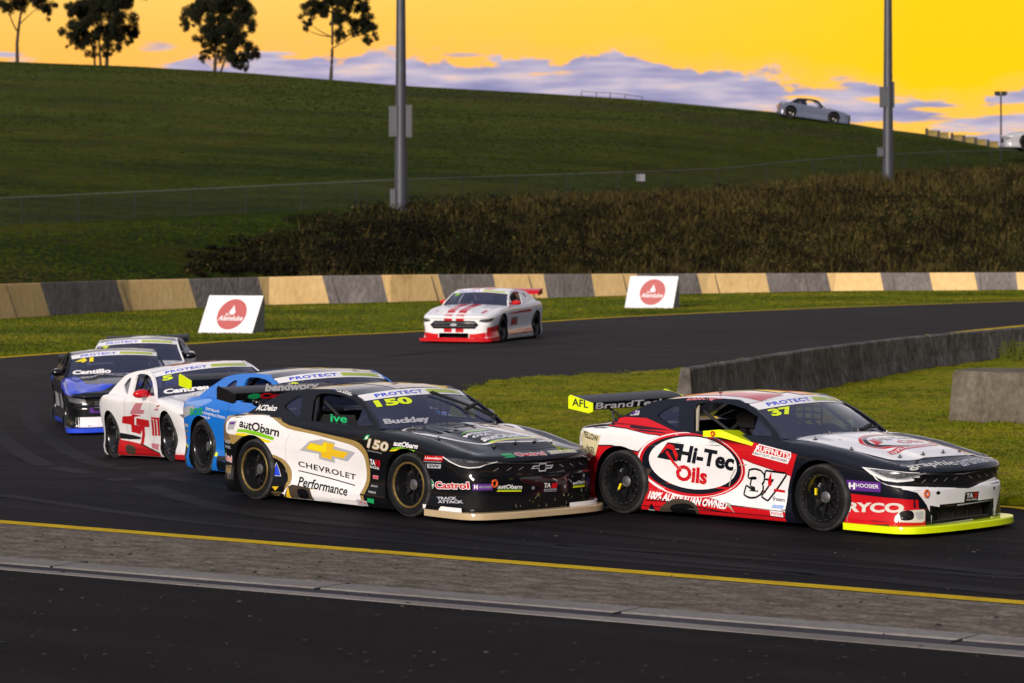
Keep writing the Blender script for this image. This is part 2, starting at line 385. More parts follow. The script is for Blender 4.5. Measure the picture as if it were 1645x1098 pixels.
pa_ = ground.data.attributes.new('path', 'FLOAT', 'POINT'); pa_.data.foreach_set('value', [worn_path(*p) for p in gv])

ASPH = natmat('asphalt', [(.25, (.0052, .0047, .0057)), (.5, (.0112, .0103, .012)), (.75, (.025, .0232, .0255))], .8, (.12, 2.0, 1, R(38)), bump=.25, bscale=60, rough=.8, fine=(40, .3), attr='wear_sheen', attrcols=[(.25, (.019, .0165, .017)), (.5, (.030, .0265, .027)), (.75, (.046, .041, .040))])
ASPH_FAR = natmat('asphalt_worn', [(.25, (.030, .027, .028)), (.5, (.043, .040, .041)), (.75, (.060, .055, .054))], .5, (.3, 1.5, 1), bump=.2, bscale=40, rough=.8, fine=(12, .25))
PIT = natmat('asphalt_pit', [(.25, (.0050, .0043, .0045)), (.5, (.0088, .0077, .0079)), (.8, (.018, .0158, .0158))], .7, (.3, 1.8, 1, R(38)), bump=.3, bscale=50, rough=.8, fine=(45, .35))
CONC = natmat('concrete_apron', [(.3, (.085, .068, .053)), (.5, (.150, .124, .100)), (.7, (.235, .20, .165))], 3.6, (.8, 1.5, 1, R(38)), bump=.35, bscale=40, fine=(24, .5))
KERB = natmat('kerb_concrete', [(.25, (.15, .135, .125)), (.5, (.20, .182, .170)), (.75, (.265, .243, .23))], 1.2, (.4, 1.4, 1, R(38)), bump=.2, bscale=40, fine=(30, .2))
KERBD = natmat('kerb_gutter', [(.25, (.035, .032, .038)), (.5, (.052, .048, .055)), (.75, (.075, .07, .078))], 1.2, (.4, 1.4, 1, R(38)), bump=.2, bscale=40, fine=(30, .2))
LINE = natmat('yellow_line_paint', [(.25, (.34, .21, .01)), (.5, (.56, .37, .015)), (.75, (.62, .44, .03))], 3., (.6, 3, 1, R(38)), bump=.1, bscale=40, fine=(30, .3))
def inpoly(x, y, poly):
    c = False; j = len(poly)-1
    for i in range(len(poly)):
        if ((poly[i][1] > y) != (poly[j][1] > y)) and (x < (poly[j][0]-poly[i][0])*(y-poly[i][1])/(poly[j][1]-poly[i][1])+poly[i][0]): c = not c
        j = i
    return c
def sheet(name, poly, dz, m, step=1.5, **k):
    v, f = gridcut(*poly2d([[(p[0], p[1]) for p in poly]]), step)
    return obj(name, [(x, y, flatG(x, y)+dz) for x, y in v], f, m, kind='structure', smooth=True, angle=0, **k)
def strip(name, pts, w, dz, m, zadd=0, **k):
    P = [Vector((p[0], p[1])) for p in pts]; vv = []; ff = []
    Q = []
    for i in range(len(P)-1):
        n = max(1, int((P[i+1]-P[i]).length/1.2)); Q += [P[i].lerp(P[i+1], j/n) for j in range(n)]
    Q.append(P[-1])
    for i, p in enumerate(Q):
        d = (Q[min(i+1, len(Q)-1)]-Q[max(i-1, 0)]).normalized(); nrm = Vector((-d.y, d.x))*w/2
        for s in (-1, 1): q = p+nrm*s; vv.append((q.x, q.y, flatG(q.x, q.y)+dz))
    ff = [(2*i, 2*i+1, 2*i+3, 2*i+2) for i in range(len(Q)-1)]
    return obj(name, vv, ff, m, kind='structure', smooth=True, angle=0, **k)
# far edge of the track (from the right, round the hairpin on the left) and near edge
far_edge = [at(*p) for p in [(2600, 452), (2100, 467), (1645, 485), (1300, 497.5), (1000, 511), (840, 521.5), (680, 534), (500, 543), (300, 555), (150, 566), (0, 577), (-150, 590), (-300, 606)]]
near_l = at(0, 843.5); near_r = at(1645, 975)
dn = (near_r-near_l).normalized()
hair = [far_edge[-1], Vector((-18.5, 58, 0)), Vector((-20, 52, 0)), Vector((-18, 44, 0)), near_l-dn*6]
hair = [Vector((p.x, p.y, 0)) for p in crom([(p.x, p.y, 0) for p in hair], 8)]
near_edge = [near_l-dn*6, near_l, near_r, near_r+dn*25]
outer = [(p.x, p.y) for p in far_edge]+[(p.x, p.y) for p in hair[1:-1]]+[(p.x, p.y) for p in near_edge]+[(45, 30), (70, 70)]
for v_ in ground.data.vertices:      # the soil lies below the paved surface
    if -30 < v_.co.x < 75 and 20 < v_.co.y < 150 and inpoly(v_.co.x, v_.co.y, outer): v_.co.z -= .12
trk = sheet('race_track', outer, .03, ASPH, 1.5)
wa_ = trk.data.attributes.new('wear_sheen', 'FLOAT', 'POINT'); wa_.data.foreach_set('value', [sstep(42, 72, v_.co.y) for v_ in trk.data.vertices])  # paler with distance: wear plus grazing-angle sheen mixed into the colour
strip('far_edge_line', [(p.x, p.y) for p in crom([(p.x, p.y, 0) for p in far_edge], 4)], .30, .036, LINE)
strip('near_edge_line', [(near_l-dn*6)[:2], near_l[:2], near_r[:2], (near_r+dn*25)[:2]], .24, .036, LINE)
# rubbered racing line and stray tyre marks
MARK = natmat('tyre_mark', [(.3, (.007, .0066, .0075)), (.5, (.011, .0105, .012)), (.7, (.020, .019, .021))], 1.2, (.3, 4, 1, R(38)), bump=.1, bscale=50, rough=.7)
for pts_, w_ in (([(300, 575), (80, 606), (-30, 650), (40, 735), (300, 806), (700, 862), (1200, 915), (1645, 960)], .32), ([(330, 590), (150, 612), (50, 655), (90, 715), (300, 775), (560, 812), (1000, 862), (1645, 930)], .30),
                 ([(0, 800), (300, 842), (800, 890), (1300, 930)], .22), ([(760, 575), (1000, 556), (1300, 536), (1645, 512)], .40), ([(500, 590), (800, 560), (1100, 537), (1645, 503)], .40), ([(900, 880), (1200, 902), (1645, 936)], .2)):
    strip('tyre_mark', [(p.x, p.y) for p in crom([at(*p) for p in pts_], 6)], w_, .0335, MARK)
# infield island: wedge between the two legs of the track
isl_top = [(752, 631), (800, 620), (900, 611), (1100, 598), (1200, 583), (1400, 556), (1645, 530), (2100, 487), (2600, 460)]
isl_bot = [(2600, 960), (2000, 880), (1645, 818), (1300, 806), (1000, 787), (810, 768), (745, 735), (722, 695), (728, 655), (740, 636)]
isl = [(p.x, p.y) for p in crom([at(*p) for p in isl_top], 4)]+[(p.x, p.y) for p in crom([at(*p) for p in isl_bot], 4)]
INFIELD = natmat('infield_grass', [(.25, (.06, .075, .002)), (.42, (.135, .155, .004)), (.56, (.22, .20, .009)), (.72, (.20, .135, .03))], .55, (1, 1.6, 1), bump=1.0, bscale=7, fine=(7, .5))
v, f = gridcut(*poly2d([isl]), .5)
def islz(x, y): return flatG(x, y)+.11+.03*math.sin(x*2.1+y)*math.sin(y*1.7)+.02*math.sin(x*5.3)*math.cos(y*4.1)
cnt_ = {}
for q in f:
    for a_, b_ in zip(q, q[1:]+q[:1]): k_ = (min(a_, b_), max(a_, b_)); cnt_[k_] = cnt_.get(k_, 0)+1
rim_ = {i_ for k_, n_ in cnt_.items() if n_ == 1 for i_ in k_}       # turf edge runs down to the asphalt
obj('infield', [(x, y, flatG(x, y)+.034 if i_ in rim_ else islz(x, y)) for i_, (x, y) in enumerate(v)], f, INFIELD, kind='structure', smooth=True, angle=0)
strip('infield_edge_line', [(p.x-.12, p.y-.17) for p in crom([at(*p) for p in isl_bot[:4]], 4)], .20, .037, LINE)
strip('infield_far_line', [(p.x, p.y) for p in crom([at(*p) for p in [(1150, 590), (1300, 568.5), (1500, 542), (1645, 525.5), (2100, 484)]], 4)], .34, .038, LINE)
# near side: concrete apron, kerb with gutter, pit road
def cut(rows): return [at(0, rows[0]), at(1645, rows[1])]
def band(name, r0, r1, z0, z1, m, step=1.2, ext=7.):
    a0, a1 = cut(r0); b0, b1 = cut(r1); da = (a1-a0).normalized(); db = (b1-b0).normalized()
    a0 -= da*ext; a1 += da*ext; b0 -= db*ext; b1 += db*ext; n = 40
    vv = []
    for i in range(n+1):
        for q, z in ((a0.lerp(a1, i/n), z0), (b0.lerp(b1, i/n), z1)): vv.append((q.x, q.y, z))
    return obj(name, vv, [(2*i, 2*i+1, 2*i+3, 2*i+2) for i in range(n)], m, kind='structure')
band('concrete_apron', (845.5, 978), (901, 1033.5), .030, .030, CONC)
kb = [((901, 1033.5), .030, (901.4, 1034), .046), ((901.4, 1034), .046, (910.5, 1043.6), .044), ((910.5, 1043.6), .044, (911, 1044.1), .031), ((911, 1044.1), .031, (916.8, 1053.2), .031), ((916.8, 1053.2), .031, (917, 1053.5), .036), ((917, 1053.5), .036, (920.4, 1062), .036), ((920.4, 1062), .036, (920.6, 1062.3), .03)]
for i, (r0, z0, r1, z1) in enumerate(kb):
    band('kerb_gutter' if i == 3 else 'kerb', r0, r1, z0, z1, KERBD if i == 3 else KERB)
a, b_ = cut((920.6, 1062.3)); d_ = (b_-a).normalized()
pp = [a-d_*7, b_+d_*7]
obj('pit_road', [(pp[0].x, pp[0].y, .03), (pp[1].x, pp[1].y, .03), (30, 3, .03), (-30, 3, .03)], [(0, 1, 2, 3)], PIT, kind='structure')
# joints across the kerb
jm = MB()
for k in range(-1, 5):
    c0 = a+d_*(k*3.1+.3); nrm = Vector((-d_.y, d_.x, 0))
    if nrm.y < 0: nrm = -nrm
    jm.box(c0+nrm*.62+Vector((0, 0, .037)), (.010, .52, .022), 0, Matrix.Rotation(math.atan2(nrm.y, nrm.x)-math.pi/2, 3, 'Z'))
jm.build('kerb_joint', pmat('joint', (.02, .019, .02), .9), kind='structure')
# grit and small stones on the pit road and apron
gm = MB()
for _ in range(260):
    px = rng.uniform(0, 1645); py = rng.uniform(860, 1098); p = at(px, py); s = rng.uniform(.006, .02)
    gm.sphere((p.x, p.y, .034), s, n=6, m=0 if rng.random() < .85 else 1, sx=(1.4, 1, .5))
gm.build('grit', [pmat('grit_dark', (.01, .01, .01), .9), pmat('grit_pale', (.05, .045, .04), .9)], kind='stuff', label='small stones and rubber crumbs scattered on the kerb and pit road', cat='grit')

# ------------------------------------------------------------------ walls
WALLM = natmat('barrier_bare', [(.25, (.15, .13, .124)), (.5, (.22, .195, .188)), (.75, (.30, .27, .26))], 1.1, (1, 1, .6), bump=.4, bscale=6, fine=(9, .25))
CREAM = natmat('barrier_cream_paint', [(.22, (.50, .30, .12)), (.42, (.82, .55, .25)), (.75, (.90, .63, .31))], .9, (1, 1, .6), bump=.15, bscale=5, fine=(6, .10))
wt = [-900, -500, -300, -190, -75, 65, 187, 303, 415, 518, 613, 704, 792, 873, 950, 1023, 1120, 1230, 1328.5, 1414, 1493, 1565, 1632, 1700, 1790, 1850, 1900, 2000, 2100, 2400]
wb_ = [-890, -485, -280, -168, -53, 87, 207, 322, 432, 534, 628, 720, 804, 883, 959, 1031, 1132, 1240, 1339, 1423, 1502, 1574, 1637, 1705, 1794, 1853, 1903, 2003, 2102, 2400]
def wallpts(ct, cb):
    pb = flat_hit(cb, interp(cb, WALL_BOT)); Yt = flat_hit(ct, interp(ct, WALL_BOT)).y+.12
    zt = zrow(interp(ct, WALL_TOP), Yt); return pb, Vector(((ct-XC)/F*Yt, Yt, zt))
wm = MB()
for i in range(len(wt)-1):
    n = 6; mi = 1 if i % 2 == 0 else 0
    for k in range(n):
        A0, A1 = wallpts(lerp(wt[i], wt[i+1], k/n), lerp(wb_[i], wb_[i+1], k/n)); B0, B1 = wallpts(lerp(wt[i], wt[i+1], (k+1)/n), lerp(wb_[i], wb_[i+1], (k+1)/n))
        dz = Vector((0, 0, .4)); th = Vector((0, .25, 0))
        wm.add([A0-dz, B0-dz, B1-Vector((0, .02, .03)), A1-Vector((0, .02, .03))], [(0, 1, 2, 3)], mi)
        wm.add([A1-Vector((0, .02, .03)), B1-Vector((0, .02, .03)), B1, A1], [(0, 1, 2, 3)], mi)
        wm.add([A1, B1, B1+th, A1+th], [(0, 1, 2, 3)], mi)
        wm.add([A1+th, B1+th, B0+th*1.5-dz, A0+th*1.5-dz], [(0, 1, 2, 3)], 0)
cc_ = 10.
while cc_ < 1640:     # cast joints between wall panels
    A0, A1 = wallpts(cc_, cc_+18-.009*cc_); d_w = Vector((.018, 0, 0)); f_w = Vector((0, -.006, 0))
    wm.add([A0-d_w+f_w, A0+d_w+f_w, A1+d_w+f_w-Vector((0, .02, .03)), A1-d_w+f_w-Vector((0, .02, .03))], [(0, 1, 2, 3)], 2); cc_ += 3.6*F/flat_hit(cc_, interp(cc_, WALL_BOT)).y
wall = wm.build('concrete_wall', [WALLM, CREAM, pmat('wall_joint', (.09, .075, .06), .9)], label='long low concrete wall with alternating cream painted and bare grey panels behind the far verge', cat='wall')
def barrier(name, base, h, thick, m, batter=.10, **k):
    """solid concrete barrier along ground points, tapered to the top"""
    P = [Vector(p) for p in base]; mb = MB(); vv = []
    for i, p in enumerate(P):
        d = (P[min(i+1, len(P)-1)]-P[max(i-1, 0)]); d.z = 0; d.normalize(); nrm = Vector((-d.y, d.x, 0))
        if nrm.y < 0: nrm = -nrm
        hh = h[i] if isinstance(h, list) else h
        z = flatG(p.x, p.y)
        c = .03
        for off, zz in ((0, -.2), (0, .12), (batter*.6, .35), (batter, hh-c), (batter+c, hh), (thick-batter-c, hh), (thick-batter, hh-c), (thick, .12), (thick, -.2)):
            q = p+nrm*off; vv.append((q.x, q.y, z+zz))
    n = 9; ff = []
    for i in range(len(P)-1):
        for k_ in range(n-1): ff.append((i*n+k_, (i+1)*n+k_, (i+1)*n+k_+1, i*n+k_+1))
    ff.append(tuple(range(n))); ff.append(tuple((len(P)-1)*n+k_ for k_ in range(n-1, -1, -1)))
    return obj(name, vv, ff, m, **k)
DARKC = natmat('infield_wall_concrete', [(.2, (.060, .054, .048)), (.45, (.12, .108, .098)), (.75, (.22, .205, .19))], 1.3, (1, 1, .9), bump=.5, bscale=5, fine=(6, .4))
iw = [at(1118, 680), at(1200, 662), at(1313, 637), at(1400, 618), at(1491, 600), at(1645, 579), at(1800, 562), at(2200, 528)]
barrier('concrete_wall', [p for p in crom(iw, 5)], [interp(i, [(0, .87), (10, .865), (25, .74), (35, .71)]) for i in range(36)], .36, DARKC,
        label='dark weathered concrete wall on the infield grass behind the red and white car', cat='wall')
BEIGEC = natmat('block_concrete', [(.25, (.10, .082, .062)), (.5, (.145, .122, .094)), (.75, (.19, .165, .13))], 1.6, (1, 1, 1), bump=.3, bscale=8, fine=(10, .25))
bb = [(6.72, 50.1), (7.27, 49.15), (12.5, 49.6), (12.5, 50.6), (7.1, 50.9)]
bm = bmesh.new(); cx_, cy_ = 9.6, 50.1
vb = [bm.verts.new((x, y, -.2)) for x, y in bb]; vt = [bm.verts.new((x+(.10 if i_ in (0, 1, 4) else 0), y+(.10 if i_ in (1, 2) else -.10 if i_ in (3, 4) else .03), .86)) for i_, (x, y) in enumerate(bb)]
for i_ in range(5): bm.faces.new((vb[i_], vb[(i_+1) % 5], vt[(i_+1) % 5], vt[i_]))
bm.faces.new(vt); bmesh.ops.recalc_face_normals(bm, faces=bm.faces)
bmesh.ops.bevel(bm, geom=[e for e in bm.edges if e.verts[0].co.z > .5 or e.verts[1].co.z > .5], offset=.035, segments=2, affect='EDGES')
me = bpy.data.meshes.new('concrete_barrier'); bm.to_mesh(me); bm.free(); me.materials.append(BEIGEC)
o = bpy.data.objects.new('concrete_barrier', me); C.objects.link(o); meta(o, 'short beige concrete barrier with a blunt chamfered end on the infield at the right edge', 'barrier')

# ------------------------------------------------------------------ fence
POST = pmat('galvanised', (.012, .013, .012), .8)
WIRE = glassmat('chain_link', (.86, .86, .88), .0)
def wiremat():
    m = bpy.data.materials.new('chain_link_wire'); m.use_nodes = True; t = m.node_tree; b = t.nodes['Principled BSDF']; o = t.nodes['Material Output']
    b.inputs['Base Color'].default_value = (.045, .05, .04, 1); b.inputs['Roughness'].default_value = .7
    co = t.nodes.new('ShaderNodeTexCoord'); mx = t.nodes.new('ShaderNodeMixShader'); tr = t.nodes.new('ShaderNodeBsdfTransparent')
    s = t.nodes.new('ShaderNodeSeparateXYZ'); t.links.new(co.outputs['Object'], s.inputs[0])
    def mm(op, a, b_=None):
        n = t.nodes.new('ShaderNodeMath'); n.operation = op
        for i, v in enumerate((a, b_)):
            if v is None: continue
            if isinstance(v, (int, float)): n.inputs[i].default_value = v
            else: t.links.new(v, n.inputs[i])
        return n.outputs[0]
    def wires(sgn):
        return mm('LESS_THAN', mm('FRACT', mm('MULTIPLY', mm('ADD', s.outputs['X'], mm('MULTIPLY', s.outputs['Z'], sgn)), 12.)), .07)
    k = mm('MAXIMUM', wires(1.), wires(-1.))
    t.links.new(k, mx.inputs[0]); t.links.new(tr.outputs[0], mx.inputs[1]); t.links.new(b.outputs[0], mx.inputs[2]); t.links.new(mx.outputs[0], o.inputs[0]); return m
fr = empty('chain_link_fence', (0, 133, 0), label='long chain-link fence with thin posts running along the foot of the grass hill', cat='fence')
def fpt(c): Y = interp(c, FENCE_Y); X = (c-XC)/F*Y; return Vector((X, Y, G(X, Y)))
inv = Vector((0, 133, 0))
cs = [-9+i*0 for i in range(0)]; c_ = -150.
while c_ < 1850:
    cs.append(c_); c_ += F*2.35/interp(c_, FENCE_Y)
for c_ in cs:
    p = fpt(c_); MB().tube([p-inv-Vector((0, 0, .3)), p-inv+Vector((0, 0, 1.17))], .028, 6).build('post', POST, fr)
P = [fpt(c_) for c_ in np.arange(-150, 1851, 25.)]
MB().tube([p-inv+Vector((0, 0, 1.16)) for p in P], .022, 6).build('top_rail', pmat('rail', (.085, .09, .085), .7), fr)
mv = []; mf = []
for i, p in enumerate(P): q = p-inv; mv += [(q.x, q.y, q.z-.1), (q.x, q.y, q.z+1.15)]
mf = [(2*i, 2*i+2, 2*i+3, 2*i+1) for i in range(len(P)-1)]
obj('wire_mesh', mv, mf, wiremat(), fr)
p = fpt(1029)-inv
MB().box((p.x, p.y-.05, p.z+.88), (.42, .02, .34)).build('notice_plate', pmat('plate_grey', (.16, .16, .19), .5), fr)

# ------------------------------------------------------------------ scrub on the embankment, grass blades
def scatter(name, n, sampler, mats, shape, **k):
    V = np.zeros((n*3, 3)); MI = np.zeros(n, int)
    for i in range(n):
        tri, mi = sampler(i); V[3*i:3*i+3] = tri; MI[i] = mi
    me = bpy.data.meshes.new(name); me.vertices.add(n*3); me.loops.add(n*3); me.polygons.add(n)
    me.vertices.foreach_set('co', V.ravel()); me.loops.foreach_set('vertex_index', np.arange(n*3)); me.polygons.foreach_set('loop_start', np.arange(n)*3); me.polygons.foreach_set('loop_total', np.full(n, 3))
    for m in mats: me.materials.append(m)
    me.polygons.foreach_set('material_index', MI); me.update(calc_edges=True); me.validate()
    o = bpy.data.objects.new(name, me); C.objects.link(o); return meta(o, **k)
def leafm(n, c): return pmat(n, c, .8, var=.4, vscale=.8, spec=.1)
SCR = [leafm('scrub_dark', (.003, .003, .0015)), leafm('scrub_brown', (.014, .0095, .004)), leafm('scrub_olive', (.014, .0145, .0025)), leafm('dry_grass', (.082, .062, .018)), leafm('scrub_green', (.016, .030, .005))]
SC_TOP = [(-100, 444), (150, 441), (260, 432), (330, 408), (420, 388), (560, 352), (700, 335), (840, 322), (980, 318), (1020, 302), (1100, 300), (1250, 296), (1400, 288), (1645, 276), (1900, 270)]
clumps = []
for i in range(1050):
    c = rng.uniform(-80, 1900); top = interp(c, SC_TOP)+rng.gauss(0, 7)
    if c < 300: c += 420+rng.uniform(0, 200); top = interp(c, SC_TOP)+rng.gauss(0, 7)
    if rng.random() > .25+.75*sstep(250, 560, c): continue
    row = lerp(top, 446, rng.random()**.8)
    p = hill(c, row, interp(c, WY)+.6, interp(c, FENCE_Y)-1)
    clumps.append((p, c, row, rng.uniform(.25, .85)*(1.25 if rng.random() < .1 else 1)*(.45+.55*sstep(280, 560, c)), rng.random()))
def scr(i):
    p, c, row, s, k = clumps[rng.randrange(len(clumps))]
    # rounded bush made of small leafy sprays
    a = rng.uniform(0, 6.283); e = math.acos(rng.uniform(0, 1)); rr = s*(.55+.45*rng.random())
    q = p+Vector((math.cos(a)*math.sin(e)*rr*1.5, math.sin(a)*math.sin(e)*rr, math.cos(e)*rr*.95))
    l = rng.uniform(.05, .16); d = Vector((rng.gauss(0, 1), rng.gauss(0, 1), rng.gauss(.6, 1))).normalized()*l; w = Vector((rng.gauss(0, 1), rng.gauss(0, 1), rng.gauss(0, 1))).normalized()*l*.4
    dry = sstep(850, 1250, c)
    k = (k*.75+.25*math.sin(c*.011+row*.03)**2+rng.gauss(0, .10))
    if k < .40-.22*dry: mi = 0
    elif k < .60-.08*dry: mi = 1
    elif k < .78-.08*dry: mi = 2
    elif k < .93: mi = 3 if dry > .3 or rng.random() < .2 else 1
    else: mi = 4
    return (tuple(q-w), tuple(q+w), tuple(q+d)), mi
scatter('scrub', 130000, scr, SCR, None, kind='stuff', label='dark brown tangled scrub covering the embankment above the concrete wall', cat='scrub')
def dryg(i):
    c = rng.uniform(820, 1900) if rng.random() < .85 else rng.uniform(480, 1000); top = interp(c, SC_TOP)
    yl = interp(c, WY)+.7; yh = interp(c, FENCE_Y)-2; Y = rng.uniform(yl, yh); X = (c-XC)/F*Y; z = G(X, Y)
    if H-(z-H)*0 and YH+F*(H-z)/Y < top-4: Y = rng.uniform(yl, lerp(yl, yh, .5)); X = (c-XC)/F*Y; z = G(X, Y)
    h = rng.uniform(.2, .6); w = Vector((rng.gauss(0, 1), rng.gauss(0, .5), 0)).normalized()*.025
    b = Vector((X, Y, z)); t = b+Vector((rng.gauss(0, .18), rng.gauss(0, .18), h))
    return (tuple(b-w), tuple(b+w), tuple(t)), rng.choices((3, 1, 2), (5, 3, 3))[0]
scatter('dry_grass', 60000, dryg, SCR, None, kind='stuff', label='tall dry brown grass on the right side of the embankment', cat='dry grass')
HT = [leafm('tuft_dark', (.012, .020, .001)), leafm('tuft_green', (.022, .033, .001)), leafm('tuft_dry', (.031, .026, .005))]
def tuft(i):
    c = rng.uniform(-60, 1720); yf = interp(c, FENCE_Y); yr = interp(c, RIDGE_Y); Y = yf+(yr-yf)*rng.random()**1.2-3
    if rng.random() < .25: c = rng.uniform(-60, 700); Y = lerp(interp(c, WY)+.7, interp(c, FENCE_Y), rng.random())
    X = (c-XC)/F*Y; z = G(X, Y)
    b = Vector((X, Y, z)); a = rng.uniform(0, 6.28); w = Vector((1, .2*math.cos(a), 0))*rng.uniform(.05, .13); t = b+Vector((rng.gauss(0, .05), 0, rng.uniform(.03, .07)))
    n = math.sin(X*.21+1.3*math.sin(Y*.1))+math.sin(Y*.35)+rng.gauss(0, .7)
    return (tuple(b-w), tuple(b+w), tuple(t)), (2 if n > 1.3 else 0 if n < 0 else 1)
scatter('hill_tufts', 45000, tuft, HT, None, kind='stuff', label='rough grass tufts over the green hillside', cat='grass')
GB = [leafm('blade_green', (.10, .125, .003)), leafm('blade_yellow', (.20, .17, .012)), leafm('blade_dark', (.04, .058, .002))]
from mathutils.geometry import intersect_point_tri_2d
ipts = []
while len(ipts) < 15000:
    px = rng.uniform(700, 1720); py = rng.uniform(575, 830); p = at(px, py)
    if inpoly(p.x, p.y, isl): ipts.append((p.x, p.y))
def isb(i):
    x, y = ipts[rng.randrange(len(ipts))]; x += rng.gauss(0, .05); y += rng.gauss(0, .05); z = islz(x, y)-.01
    h = rng.uniform(.02, .055); a = rng.uniform(0, 6.28); w = Vector((math.cos(a), math.sin(a), 0))*.008; b = Vector((x, y, z)); t = b+Vector((rng.gauss(0, .03), rng.gauss(0, .03), h))
    n = math.sin(x*1.3+2)*math.sin(y*.9)+rng.gauss(0, .5)
    return (tuple(b-w), tuple(b+w), tuple(t)), (1 if n > .5 else 2 if n < -.6 else 0)
scatter('grass_blades', 90000, isb, GB, None, kind='stuff', label='short green grass growing on the infield between the two legs of track', cat='grass')
vpts = []
while len(vpts) < 20000:
    c = rng.uniform(-40, 1690); f0 = interp(c, WALL_BOT); f1 = interp(c, [(-300, 604), (0, 576), (300, 553), (680, 532), (1000, 509), (1300, 495), (1645, 483), (2100, 465)])
    p = at(c, rng.uniform(f0+.5, f1-1.5)); vpts.append(p)
def vsb(i):
    p = vpts[i % len(vpts)]; x = p.x+rng.gauss(0, .1); y = p.y+rng.gauss(0, .1); h = rng.uniform(.02, .06); a = rng.uniform(0, 6.28); w = Vector((math.cos(a), math.sin(a), 0))*.016
    b = Vector((x, y, flatG(x, y))); t = b+Vector((rng.gauss(0, .04), rng.gauss(0, .04), h)); n = math.sin(x*.5+2)*math.sin(y*.6)+rng.gauss(0, .5)
    return (tuple(b-w), tuple(b+w), tuple(t)), (1 if n > .6 else 2 if n < -.5 else 0)
scatter('verge_grass', 60000, vsb, GB, None, kind='stuff', label='mown green grass verge between the far track edge and the painted wall', cat='grass')
# a few weeds at the far wall end of the infield wall
wd = MB()
for (px, py) in ((1612, 562), (1622, 568), (1630, 556), (1640, 572)):
    p = at(px, py+16)
    for k in range(26):
        b = p+Vector((rng.gauss(0, .12), rng.gauss(-.1, .08), 0)); t = b+Vector((rng.gauss(0, .08), rng.gauss(0, .05), rng.uniform(.2, .55)))
        w = Vector((.02, 0, 0)); wd.add([b-w, b+w, t+w*.3, t-w*.3], [(0, 1, 2, 3)])
        for j in range(4): q = b.lerp(t, rng.uniform(.4, 1)); d = Vector((rng.gauss(0, .05), rng.gauss(0, .05), rng.gauss(0, .03))); wd.add([q, q+d, q+d+Vector((.0, .0, .04))], [(0, 1, 2)])
wd.build('weeds', leafm('weed', (.06, .07, .008)), kind='stuff', label='yellowish weeds growing against the infield wall near the right edge', cat='weeds')

# ------------------------------------------------------------------ trees on the ridge
BARK = pmat('bark', (.045, .032, .022), .9, var=.3, vscale=4)
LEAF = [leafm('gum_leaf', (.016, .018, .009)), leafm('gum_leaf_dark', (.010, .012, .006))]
def tree(c, trunks, blobs, seed, label, Y=None):
    r_ = random.Random(seed); Y = Y or interp(c, RIDGE_Y)+1.; X = (c-XC)/F*Y; z = G(X, Y); s = F/Y
    root = empty('gum_tree', (X, Y, z), label=label, cat='tree', group='gum trees along the top of the hill')
    base = zrow(0, Y)
    def PX(px, py, dy=0): return Vector(((px-c)/s, dy, (zrow(py, Y)-z)))
    tb = MB()
    for path, w in trunks:
        pts = [PX(a_, b_, r_.gauss(0, .15) if i else 0) for i, (a_, b_) in enumerate(path)]
        if path[0][1] > 95: pts[0].z = -.3
        pts = crom(pts, 4); n = len(pts); tb.tube(pts, [w*(1-.65*i/(n-1)) for i in range(n)], 7)
    limbs = []
    for (bx, by, br, den) in blobs:
        cpt = PX(bx, by, r_.gauss(0, br/s*.5)); limbs.append((cpt, br/s, den))
        path, w = min(trunks, key=lambda q: min(math.hypot(a_-bx, b_-by) for a_, b_ in q[0][1:]))
        a_, b_ = min(path[1:], key=lambda q: math.hypot(q[0]-bx, q[1]-by-6)); st = PX(a_, b_)
        mid = st.lerp(cpt, .5)+Vector((r_.gauss(0, .15), r_.gauss(0, .1), -.1)); tb.tube(crom([st, mid, cpt], 3), [.05, .045, .04, .035, .03, .02, .015], 5)
    tb.build('trunk', BARK, root, smooth=True, angle=60)
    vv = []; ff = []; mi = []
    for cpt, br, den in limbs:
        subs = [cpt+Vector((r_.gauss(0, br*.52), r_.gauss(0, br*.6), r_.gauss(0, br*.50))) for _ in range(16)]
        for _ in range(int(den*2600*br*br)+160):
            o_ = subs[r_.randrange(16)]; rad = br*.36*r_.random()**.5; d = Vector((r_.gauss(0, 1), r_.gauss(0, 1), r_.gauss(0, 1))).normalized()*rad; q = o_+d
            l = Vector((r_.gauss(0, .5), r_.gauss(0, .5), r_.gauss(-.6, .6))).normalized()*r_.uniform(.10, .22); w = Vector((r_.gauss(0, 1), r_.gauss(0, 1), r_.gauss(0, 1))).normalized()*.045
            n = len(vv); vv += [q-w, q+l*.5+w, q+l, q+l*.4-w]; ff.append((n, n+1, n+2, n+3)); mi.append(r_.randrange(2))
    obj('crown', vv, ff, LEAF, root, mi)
    return root
tree(28, [([(28, 100), (27, 70), (30, 40), (34, 15), (38, -20)], .16), ([(27, 50), (20, 35), (12, 15), (4, 0)], .07), ([(29, 42), (45, 27), (62, 12)], .06)],
     [(5, 8, 16, .9), (30, 8, 17, 1.0), (62, 0, 15, 1.), (76, 14, 11, 1.6), (45, -14, 24, 1.), (15, -22, 26, 1.), (70, -20, 20, 1.)], 1, 'spindly gum tree at the far left end of the ridge with one bare pale trunk')
